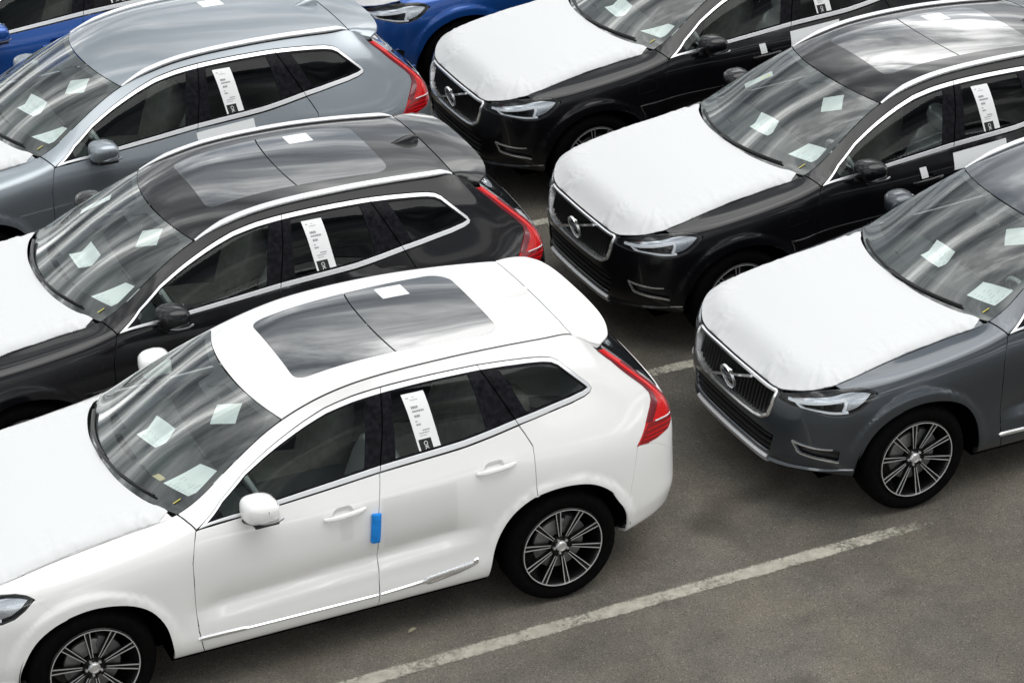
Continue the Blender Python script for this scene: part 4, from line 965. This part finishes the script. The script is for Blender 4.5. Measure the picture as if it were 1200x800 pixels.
    th = np.linspace(0, 2*math.pi, 40, endpoint=False); ring = np.array([cen_+.178*(math.cos(a)*e1+math.sin(a)*e2) for a in th]); V, Fc = sweep_geo(ring, np.tile(ax, (40, 1)), [(.0165*math.cos(a), .0165*math.sin(a)) for a in np.linspace(0, 2*math.pi, 10, endpoint=False)], closed=True)
    sw = solid('steering_wheel', V, Fc, M['wheel_wrap'], car, smooth_angle=80)
    V = []; 
    for d_ in (-.02, .03):
        for a in np.linspace(0, 2*math.pi, 16, endpoint=False): V.append(cen_+ax*d_*-1+.068*(math.cos(a)*e1*1.15+math.sin(a)*e2*.85))
    solid('steering_hub', V, [tuple(range(16)), tuple(range(31, 15, -1))]+[(j, (j+1) % 16, 16+(j+1) % 16, 16+j) for j in range(16)], M['dash'], sw, bevel=.012)
    for a in (0, math.pi, -math.pi/2):
        p0 = cen_+.05*(math.cos(a)*e1+math.sin(a)*e2); p1 = cen_+.178*(math.cos(a)*e1+math.sin(a)*e2); V, Fc = sweep_geo(np.array([p0, (p0+p1)/2-ax*.006, p1]), ax, [(-.022, -.008), (.022, -.008), (.022, .008), (-.022, .008)]); solid('steering_spoke', V, Fc, M['satin'], sw, bevel=.004)
    # seats
    def seat(cx0, cy, wid, mseat, head=True, back_h=.62, heads=(0,)):
        s_ = empty('seat', (cx0-X0, cy, .40), car)
        def lump(nm, secs, m_):
            # secs: list of (centre x, z, half thickness normal, half width, tilt)
            V = []; k = 14
            for (x, z, th_, hw, ti) in secs:
                for a in np.linspace(0, 2*math.pi, k, endpoint=False):
                    ca, sa = math.cos(a), math.sin(a); u_ = math.copysign(abs(ca)**.45, ca)*hw; w_ = math.copysign(abs(sa)**.6, sa)*th_
                    bol = .022*(abs(u_)/hw)**3 if w_ < 0 else 0
                    V.append((x+math.cos(ti)*w_-bol, u_, z+math.sin(ti)*w_))
            n__ = len(secs); Fc = [(i*k+j, i*k+(j+1) % k, (i+1)*k+(j+1) % k, (i+1)*k+j) for i in range(n__-1) for j in range(k)]+[tuple(range(k)), tuple((n__-1)*k+j for j in range(k))]
            return solid(nm, np.array(V)+[X0, 0, 0], Fc, m_, s_, smooth_angle=60)
        cu = [(-.26, .10, .05, wid*.44, 1.5), (-.22, .12, .085, wid*.48, 1.57), (0, .09, .095, wid*.5, 1.57), (.22, .06, .09, wid*.48, 1.57)]
        lump('seat_cushion', cu, mseat)
        bk = [(.20, .06, .08, wid*.44, 0), (.24, .14, .10, wid*.49, .1), (.29, .32, .095, wid*.50, .15), (.345, .50, .085, wid*.46, .18), (.375, back_h-.02, .06, wid*.40, .2), (.385, back_h+.02, .03, wid*.30, .2)]
        b_ = lump('backrest', bk, mseat)
        for hy in heads:
            V = []; k = 14
            for (x, z, th_, hw) in [(.375, back_h+.035, .03, .08), (.37, back_h+.06, .05, .115), (.365, back_h+.13, .055, .125), (.37, back_h+.19, .045, .11), (.375, back_h+.215, .02, .07)]:
                for a in np.linspace(0, 2*math.pi, k, endpoint=False):
                    ca, sa = math.cos(a), math.sin(a); V.append((x+math.copysign(abs(sa)**.7, sa)*th_+X0, hy+math.copysign(abs(ca)**.6, ca)*hw, z))
            Fc = [(i*k+j, i*k+(j+1) % k, (i+1)*k+(j+1) % k, (i+1)*k+j) for i in range(4) for j in range(k)]+[tuple(range(k)), tuple(4*k+j for j in range(k))]
            solid('headrest', V, Fc, mseat, s_, smooth_angle=60)
    seat(2.46, -.37, .52, M['seat_wrap']); seat(2.46, .37, .52, M['seat']); seat(3.32, 0, 1.28, M['seat'], heads=(-.42, 0, .42), back_h=.58)
    # mirror pod behind the glass
    pod = [(b, v_) for b, v_ in fillet([(-.115, .80), (.115, .80), (.12, .935), (-.12, .935)], .03)]
    finish('sensor_pod', panel_geo(WS, np.array(pod), kt=.9, step=.03, off=-.012, depth=.05), 1, M['dash'], ws)
    V = []; k = 14
    for x, sc_ in ((1.93, .8), (1.945, 1), (1.965, 1), (1.975, .86)):
        for a in np.linspace(0, 2*math.pi, k, endpoint=False): V.append((x, .125*sc_*math.copysign(abs(math.cos(a))**.5, math.cos(a)), 1.385+.036*sc_*math.copysign(abs(math.sin(a))**.6, math.sin(a))))
    solid('inside_mirror', V, [(i*k+j, i*k+(j+1) % k, (i+1)*k+(j+1) % k, (i+1)*k+j) for i in range(3) for j in range(k)]+[tuple(range(k)), tuple(3*k+j for j in range(k))], M['trim'], car, smooth_angle=60)
    # yellow tag at the lower windscreen corner
    q = WS.ev(np.array([-.90, -.905]), np.array([.07, .13])); V, Fc = sweep_geo(q+[0, 0, .004], np.array([0, 0, 1.]), [(-.0035, 0), (.0035, 0), (.0035, .0015), (-.0035, .0015)]); solid('windscreen_tag', V, Fc, M['yellow'], ws)
    return car
def dens_open(P, step):
    out = [P[0]]
    for a, b in zip(P[:-1], P[1:]):
        n = max(1, int(math.ceil(np.linalg.norm(b-a)/step))); out += [a+(b-a)*j/n for j in range(1, n+1)]
    return np.array(out)
def ins_vary(P):
    Q = inset(P, .010); k = min(len(P), len(Q)); out = []
    for i in range(k):
        x = P[i][0]; w = .05+.9*max(0, noise.noise(Vector((x*9, 1.3, 0)))*1.2+.15) if .3 < x < 1.38 and P[i][1] > .5 else .05
        out.append(P[i]+(Q[i]-P[i])*min(w, 1.2))
    return np.array(out)
def ins_plain(poly, d): return inset(np.asarray(poly, float), d)
def clip_x(P, x0, x1):
    out = []; n = len(P)
    def f(p): return min(p[0]-x0, x1-p[0])
    for i in range(n):
        p, q = P[i], P[(i+1) % n]; a, b = f(p), f(q)
        if a >= 0: out.append(p)
        if (a >= 0) != (b >= 0): out.append(p+(q-p)*(a/(a-b)))
    return np.array(out)

# ------------------------------------------------------------------ ground
def asphalt():
    m = mat('asphalt', (.08, .075, .066), .9, spec=.25); t = m.node_tree; b = bsdf(m); c = N('ShaderNodeTexCoord', t)
    def nz(scale, detail=5, rough=.6):
        n = N('ShaderNodeTexNoise', t); n.inputs['Scale'].default_value = scale; n.inputs['Detail'].default_value = detail; n.inputs['Roughness'].default_value = rough
        t.links.new(c.outputs['Object'], n.inputs['Vector']); return n
    def rng(n, a, b_, lo, hi):
        r = N('ShaderNodeMapRange', t); r.inputs['From Min'].default_value = a; r.inputs['From Max'].default_value = b_; r.inputs['To Min'].default_value = lo; r.inputs['To Max'].default_value = hi
        t.links.new(n.outputs[0], r.inputs['Value']); return r
    def mul(a, b_):
        x = N('ShaderNodeMath', t, operation='MULTIPLY'); t.links.new(a.outputs[0], x.inputs[0]); t.links.new(b_.outputs[0], x.inputs[1]); return x
    v1 = rng(nz(.55, 6, .55), .32, .68, .74, 1.30); v2 = rng(nz(3.1, 6, .7), .3, .7, .84, 1.18); v3 = rng(nz(85, 3, .8), .28, .72, .70, 1.30)
    vo = N('ShaderNodeTexVoronoi', t); vo.inputs['Scale'].default_value = 150; t.links.new(c.outputs['Object'], vo.inputs['Vector'])
    sepc = N('ShaderNodeSeparateColor', t); t.links.new(vo.outputs['Color'], sepc.inputs[0])
    sp = N('ShaderNodeMapRange', t); sp.inputs['From Min'].default_value = .90; sp.inputs['From Max'].default_value = .99; sp.inputs['To Min'].default_value = 1; sp.inputs['To Max'].default_value = 1.7; t.links.new(sepc.outputs[0], sp.inputs['Value'])
    dk = N('ShaderNodeMapRange', t); dk.inputs['From Min'].default_value = .0; dk.inputs['From Max'].default_value = .2; dk.inputs['To Min'].default_value = .5; dk.inputs['To Max'].default_value = 1; t.links.new(sepc.outputs[1], dk.inputs['Value'])
    oil = rng(nz(1.05, 2, .4), .62, .70, 1, .62); v0 = rng(nz(.16, 3, .5), .35, .65, .84, 1.2)
    f = mul(mul(mul(mul(v1, v2), mul(v3, sp)), dk), mul(oil, v0))
    hue = N('ShaderNodeMix', t, data_type='RGBA'); hue.inputs['A'].default_value = (.138, .124, .102, 1); hue.inputs['B'].default_value = (.118, .110, .096, 1)
    hn = rng(nz(1.7, 3), .35, .65, 0, 1); t.links.new(hn.outputs[0], hue.inputs['Factor'])
    x = N('ShaderNodeVectorMath', t, operation='SCALE'); t.links.new(hue.outputs['Result'], x.inputs[0]); t.links.new(f.outputs[0], x.inputs['Scale']); t.links.new(x.outputs[0], b.inputs['Base Color'])
    bu = N('ShaderNodeBump', t); bu.inputs['Distance'].default_value = .006; bu.inputs['Strength'].default_value = .8; t.links.new(vo.outputs['Distance'], bu.inputs['Height'])
    bu2 = N('ShaderNodeBump', t); bu2.inputs['Distance'].default_value = .010; n6 = nz(60, 4, .8); t.links.new(n6.outputs[0], bu2.inputs['Height']); t.links.new(bu.outputs[0], bu2.inputs['Normal']); t.links.new(bu2.outputs[0], b.inputs['Normal'])
    return m
M['asphalt'] = asphalt()
g = ob('ground', mesh('ground', [(-400, -400, 0), (400, -400, 0), (400, 400, 0), (-400, 400, 0)], [(0, 1, 2, 3)], smooth=False), None, M['asphalt']); g['kind'] = 'structure'
def line_paint():
    m = mat('worn_line_paint', (.36, .345, .290), .85, spec=.25); t = m.node_tree; b = bsdf(m); out = t.nodes['Material Output']
    c = N('ShaderNodeTexCoord', t); n = N('ShaderNodeTexNoise', t); n.inputs['Scale'].default_value = 34; n.inputs['Detail'].default_value = 6; n.inputs['Roughness'].default_value = .75
    n2 = N('ShaderNodeTexNoise', t); n2.inputs['Scale'].default_value = 3.2; n2.inputs['Detail'].default_value = 3
    t.links.new(c.outputs['Object'], n.inputs['Vector']); t.links.new(c.outputs['Object'], n2.inputs['Vector'])
    a = N('ShaderNodeMath', t, operation='MULTIPLY_ADD'); t.links.new(n2.outputs[0], a.inputs[0]); a.inputs[1].default_value = .6; t.links.new(n.outputs[0], a.inputs[2])
    # wear grows towards the frayed sides and ends: stored per vertex
    at = N('ShaderNodeAttribute', t); at.attribute_name = 'wear'
    ad = N('ShaderNodeMath', t, operation='SUBTRACT'); t.links.new(a.outputs[0], ad.inputs[0]); t.links.new(at.outputs['Fac'], ad.inputs[1])
    r = N('ShaderNodeMapRange', t); r.inputs['From Min'].default_value = .52; r.inputs['From Max'].default_value = .80; t.links.new(ad.outputs[0], r.inputs['Value'])
    tr = N('ShaderNodeBsdfTransparent', t); ms = N('ShaderNodeMixShader', t); t.links.new(r.outputs[0], ms.inputs[0]); t.links.new(tr.outputs[0], ms.inputs[1]); t.links.new(b.outputs[0], ms.inputs[2]); t.links.new(ms.outputs[0], out.inputs['Surface'])
    n4 = N('ShaderNodeTexNoise', t); n4.inputs['Scale'].default_value = 14; n4.inputs['Detail'].default_value = 5; t.links.new(c.outputs['Object'], n4.inputs['Vector'])
    r4 = N('ShaderNodeMapRange', t); r4.inputs['From Min'].default_value = .3; r4.inputs['From Max'].default_value = .7; r4.inputs['To Min'].default_value = .72; r4.inputs['To Max'].default_value = 1.15; t.links.new(n4.outputs[0], r4.inputs['Value'])
    sx = N('ShaderNodeVectorMath', t, operation='SCALE'); sx.inputs[0].default_value = (.36, .345, .290); t.links.new(r4.outputs[0], sx.inputs['Scale']); t.links.new(sx.outputs[0], b.inputs['Base Color'])
    return m
M['line'] = line_paint()
def bay_line(x0, x1, y0, y1, w, label):
    nx = 120; V = []; wear = []
    for i in range(nx+1):
        t = i/nx
        for j in range(7):
            u = j/6-.5; V.append((x0+(x1-x0)*t, y0+(y1-y0)*t+u*w, .004))
            wear.append(.34*max(0, abs(u)*2-.62)/.38+.34*max(0, (t-.90)/.10)+.4*max(0, (.02-t)/.02))
    Fc = [(i*7+j, (i+1)*7+j, (i+1)*7+j+1, i*7+j+1) for i in range(nx) for j in range(6)]
    me = mesh('bay_line', V, Fc, smooth=False, mats=[M['line']]); at = me.attributes.new('wear', 'FLOAT', 'POINT'); at.data.foreach_set('value', wear)
    o = ob('bay_line', me); o['kind'] = 'structure'
    return o
bay_line(-3.0, 4.03, -1.235, -1.150, .135, ''); bay_line(-3.0, 4.2, 1.345, 1.375, .125, ''); bay_line(-3.0, 4.6, 3.93, 3.96, .125, ''); bay_line(-3, 4.6, 6.55, 6.58, .125, '')

# ------------------------------------------------------------------ the cars
proto = build_car(M['white'])
def descend(o, out):
    for c in PARENT.get(o, []): out.append(c); descend(c, out)
    return out
PARENT = {}
for o in COL.objects:
    if o.parent: PARENT.setdefault(o.parent, []).append(o)
PSET = set(PAINTED); OSET = {o: k for k, l in OPT.items() for o in l}
def clone(root, pm, drop, tint):
    mp_ = {}
    r = root.copy(); COL.objects.link(r); mp_[root] = r
    for o in descend(root, []):
        if o.parent not in mp_: continue
        if OSET.get(o) in drop: continue
        c = o.copy(); COL.objects.link(c); c.parent = mp_[o.parent]; mp_[o] = c
        if o in PSET: c.material_slots[0].material = pm
        if OSET.get(o) == 'tint': c.material_slots[0].material = tint
    return r, mp_
GRP = 'parked cars of one kind in two rows'
CARS = [  # key, label, paint, x, y, yaw, roof, rail, tint, flap
 ('W', 'white car with dark glass roof panels in the foreground', 'white', 0, 0, 0, 'pano', None, 'side', False),
 ('B', 'black car with bright roof rails directly behind the white car', 'black', .301, 2.4606, -.53, 'pano', 'satin', 'dark', True),
 ('S', 'light grey car with plain grey roof behind the left black car', 'steel', .628, 5.2223, 1.57, 'plain', 'satin', 'dark', False),
 ('L', 'blue car cut off at the top left corner behind the light grey car', 'blue', .56, 7.92, 0, 'plain', 'satin', 'dark', False),
 ('G', 'dark slate grey car with covered hood at the right edge, front wheel showing', 'denim', 5.2864, -.0433, .06, 'plain', 'satin', 'dark', False),
 ('K', 'black car with covered hood between the slate grey car and the rear black car', 'black', 5.3759, 2.4176, .40, 'pano', 'satin', 'dark', True),
 ('T', 'black car with covered hood at the top, second from the back of its row', 'black', 5.5476, 5.0454, 0, 'plain', 'satin', 'dark', True),
 ('A', 'blue car at the top centre showing only its headlight and front fender', 'blue', 5.46, 7.45, 0, 'plain', 'satin', 'dark', False),
]
CAR = {}
for key, label, pk, x, y, yw, roof, rail, tint, flap in CARS:
    drop = {'plain' if roof == 'pano' else 'pano'}
    if not rail: drop.add('rail')
    if not flap: drop.add('flap')
    r, mp_ = clone(proto, M[pk], drop, M[tint])
    r.location = (x, y, 0); r.rotation_euler = (0, 0, math.radians(yw)); r['label'] = label; r['category'] = 'car'; r['group'] = GRP
    CAR[key] = (r, mp_)
for o in descend(proto, [])+[proto]: bpy.data.objects.remove(o)

# ------------------------------------------------------------------ stickers, films and papers
def skin(name, car, patch, poly_st, m, off, kt=KT, side=-1, depth=.0006, step=.03):
    g_ = panel_geo(patch, poly_st, off=off, depth=depth, kt=kt, step=step)
    return finish(name, g_, side, m, car)
def window_sticker(car, tilt=0.):
    c0, c1, c2, c3 = [(2.852+tilt, 1.492), (2.988+tilt, 1.492), (3.030+tilt, 1.172), (2.898+tilt, 1.168)]
    def pt(u, v_):
        a = np.array(c0)*(1-u)+np.array(c1)*u; b = np.array(c3)*(1-u)+np.array(c2)*u; return a*(1-v_)+b*v_
    def quad(u0, u1, v0, v1): return XZ([pt(u0, v0), pt(u1, v0), pt(u1, v1), pt(u0, v1)])
    st = skin('window_sticker', car, SP, quad(0, 1, 0, 1), M['sticker'], -.0055)
    rnd = random.Random(3)
    lines = [(.14, .24, .06, .075), (.42, .50, .06, .07), (.30, .62, .10, .11), (.22, .52, .20, .24), (.22, .74, .27, .30), (.25, .50, .345, .385), (.22, .32, .44, .46), (.22, .42, .49, .52), (.42, .74, .60, .62), (.22, .70, .645, .66), (.22, .55, .69, .70)]
    V = []; Fc = []
    for l in lines:
        u0, u1, v0, v1 = l
        while u0 < u1-.01:
            w_ = min(u1-u0, rnd.uniform(.03, .09)); q = quad(u0, u0+w_, v0, v1); n = SP.nr(q[:, 0], q[:, 1]); p_ = SP.ev(q[:, 0], q[:, 1])+n*-.0042; b = len(V); V += list(p_*[1, -1, 1]); Fc.append((b, b+1, b+2, b+3)); u0 += w_+.015
    ob('printed_text', mesh('printed_text', to_local(V), Fc, smooth=False), st, M['ink'])
    skin('black_block', st, SP, quad(.09, .66, .755, .985), M['inkblack'], -.0044)
    Vt, Ft = text_geo('OK', .16); uv = Vt[:, :2].copy(); out = []
    # the letters read downwards along the strip
    for x_, y_ in uv: out.append(pt(.37+y_*1.55, .86+x_*.62))
    q = XZ(out); n = SP.nr(q[:, 0], q[:, 1]); p_ = SP.ev(q[:, 0], q[:, 1])+n*-.0030
    ob('printed_letters', mesh('printed_letters', to_local(p_*[1, -1, 1]), Ft, smooth=False), st, M['sticker'])
def roof_sticker(car, x0=3.115, x1=3.285, y0=.225, y1=.375):
    q = RF.inv(np.array([(x0, y0), (x1, y0), (x1, y1), (x0, y1)]), (0, 1)); skin('roof_sticker', car, RF, q, M['sticker'], .0015, kt=1.9, side=1)
def ws_sticker(car, pts, m=None, name='windscreen_sticker'):
    q = WS.inv(np.array(pts, float), (0, 1)); return skin(name, car, WS, q, m or M['dull'], -.009, kt=.9, side=1)
for k in 'WBSLKGT': window_sticker(CAR[k][0], {'W': 0, 'B': .01, 'S': -.01, 'K': .02}.get(k, 0))
for k in 'WBSKG': roof_sticker(CAR[k][0])
for k, dx, dy in (('W', .0, .02), ('B', .015, -.01), ('S', -.01, .015), ('G', .01, 0), ('K', 0, -.015), ('T', -.015, .01)):
    ws_sticker(CAR[k][0], [(1.90+dx, -.25+dy), (1.815+dx, -.36+dy), (1.93+dx, -.46+dy*.5), (2.015+dx, -.345+dy*.5)])
ws_sticker(CAR['K'][0], [(1.70, .53), (1.665, .455), (1.84, .36), (1.875, .435)]); ws_sticker(CAR['K'][0], [(1.79, .445), (1.775, .41), (1.835, .38), (1.85, .415)], M['yellow'], 'yellow_mark')
ws_sticker(CAR['B'][0], [(1.72, .55), (1.69, .48), (1.88, .39), (1.91, .46)], M['tape'])

def sheet(key, x, y, z, lx, ly, rot, tilt, label, curl=.007, fold=0., m=None):
    """a loose sheet of paper, slightly curled; x,y in the car (y: + is the far side)"""
    r, _ = CAR[key]; n = 9; V = []
    for j in range(2):
        for a in range(n):
            for b in range(n):
                u, w = a/(n-1)-.5, b/(n-1)-.5
                h = curl*(4*u*u-.3)+curl*.6*math.sin(3*w+u*2)+fold*abs(u)
                V.append((u*lx, w*ly, h-.0008*j))
    Fc = []
    for j in range(2):
        for a in range(n-1):
            for b in range(n-1):
                i = j*n*n+a*n+b; q = (i, i+n, i+n+1, i+1); Fc.append(q if j == 0 else q[::-1])
    o = ob('paper_sheet', mesh('paper_sheet', V, Fc), None, m or M['paper'])
    mw = Matrix.Translation(r.location) @ Matrix.Rotation(r.rotation_euler.z, 4, 'Z') @ Matrix.Translation((x-X0, y, z)) @ Matrix.Rotation(rot, 4, 'Z') @ Matrix.Rotation(tilt[0], 4, 'X') @ Matrix.Rotation(tilt[1], 4, 'Y')
    o.matrix_world = mw; o['label'] = label; o['category'] = 'paper'
    # faint print
    rnd = random.Random(key); Vp = []; Fp = []
    for k in range(7):
        w0 = -.42+.12*k; u0 = -.4
        for _ in range(rnd.randint(1, 4)):
            u1 = u0+rnd.uniform(.05, .2); 
            if u1 > .42: break
            b = len(Vp)
            for (u, w) in ((u0, w0), (u1, w0), (u1, w0+.025), (u0, w0+.025)): Vp.append((u*lx, w*ly, curl*(4*u*u-.3)+curl*.6*math.sin(3*w+u*2)+fold*abs(u)+.0012))
            Fp.append((b, b+1, b+2, b+3)); u0 = u1+rnd.uniform(.02, .2)
    if Fp: ob('printed_text', mesh('printed_text', Vp, Fp, smooth=False), o, M['ink2'])
    return o
M['ink2'] = mat('faint_print', (.52, .55, .56), .8)
WHO = {'W': 'white foreground car', 'B': 'black car beside the white one', 'S': 'light grey car', 'G': 'slate grey car', 'K': 'right row middle black car', 'T': 'right row rear black car'}
for k in 'WBSGKT':
    dx = {'W': 0, 'B': .0, 'S': .0, 'G': .0, 'K': .02, 'T': .03}[k]
    o = sheet(k, 1.66+dx, -.445, 1.112, .33, .21, math.radians({'W': 27, 'B': 24, 'S': 20, 'G': 31, 'K': 26, 'T': 13}[k]), (0, .05), 'large white paper on the dashboard of the '+WHO[k]); o['group'] = 'paper sheets on the dashboards'
    o = sheet(k, 1.63+{'S': .05, 'G': .04, 'T': -.03}.get(k, 0), .13+{'K': -.03, 'G': .02, 'B': .03}.get(k, 0), 1.125, .17, .15, math.radians({'W': 28, 'B': 8, 'S': 35, 'G': 22, 'K': 34, 'T': 15}[k]), (.25, -.35), 'small folded paper amid the dashboard of the '+WHO[k], .01, .06); o['group'] = 'papers in the middle of the dashboards'
o = sheet('W', 1.50, -.30, 1.10, .05, .07, .3, (0, .1), 'small tan card on the dashboard of the white foreground car', .004, m=M['kraft'])
o.name = 'tan_card'; o['category'] = 'card'
# blue foam guard on the white car's door edge
q = XZ(smooth_line([(2.572, .918), (2.563, .83), (2.556, .742)], 4)); n = SP.nr(q[:, 0], q[:, 1]); pth = SP.ev(q[:, 0], q[:, 1])+n*.004
V, Fc = sweep_geo(pth, n, [(-.026, -.003), (-.030, .012), (-.020, .026), (.020, .026), (.030, .012), (.026, -.003)]); solid('door_edge_guard', V*[1, -1, 1], Fc, M['blue_foam'], CAR['W'][0], bevel=.004)
# clear film patches on the white car's doors
for poly in ([(2.62, .985), (3.075, .985), (3.07, .665), (2.62, .665)], [(2.355, .93), (2.43, .93), (2.425, .80), (2.355, .80)]):
    skin('clear_door_film', CAR['W'][0], SP, XZ(poly), M['clearfilm'], .0022)
# white film and tape on other doors
skin('white_door_film', CAR['S'][0], SP, XZ([(2.622, 1.105), (3.075, 1.128), (3.075, 1.035), (2.622, 1.035)]), M['tape'], .0022)
for k in 'KT':
    skin('white_door_film', CAR[k][0], SP, XZ([(2.625, 1.095), (3.075, 1.12), (3.07, .985), (2.615, .985)]), M['tape'], .0022)
    skin('white_handle_tape', CAR[k][0], SP, XZ([(2.33, 1.045), (2.385, 1.047), (2.395, .975), (2.34, .972)]), M['tape'], .004)
# a small pale leaf on the asphalt
lf = [(0, 0, 0), (.025, .016, .008), (.06, .018, .012), (.085, .004, .004), (.06, -.014, .010), (.028, -.016, .006), (.04, 0, .003)]
o = ob('fallen_leaf', mesh('fallen_leaf', lf+[(x, y, z-.002) for x, y, z in lf], [(0, 6, 1), (1, 6, 2), (2, 6, 3), (3, 6, 4), (4, 6, 5), (5, 6, 0), (7, 8, 13), (8, 9, 13), (9, 10, 13), (10, 11, 13), (11, 12, 13), (12, 7, 13)]), None, mat('dry_leaf', (.42, .38, .27), .8), (.46, -.86, .008)); o.rotation_euler = (0, 0, .3); o.scale = (.8, .8, .8)
o['label'] = 'small pale dry leaf on the asphalt beside the white car'; o['category'] = 'leaf'
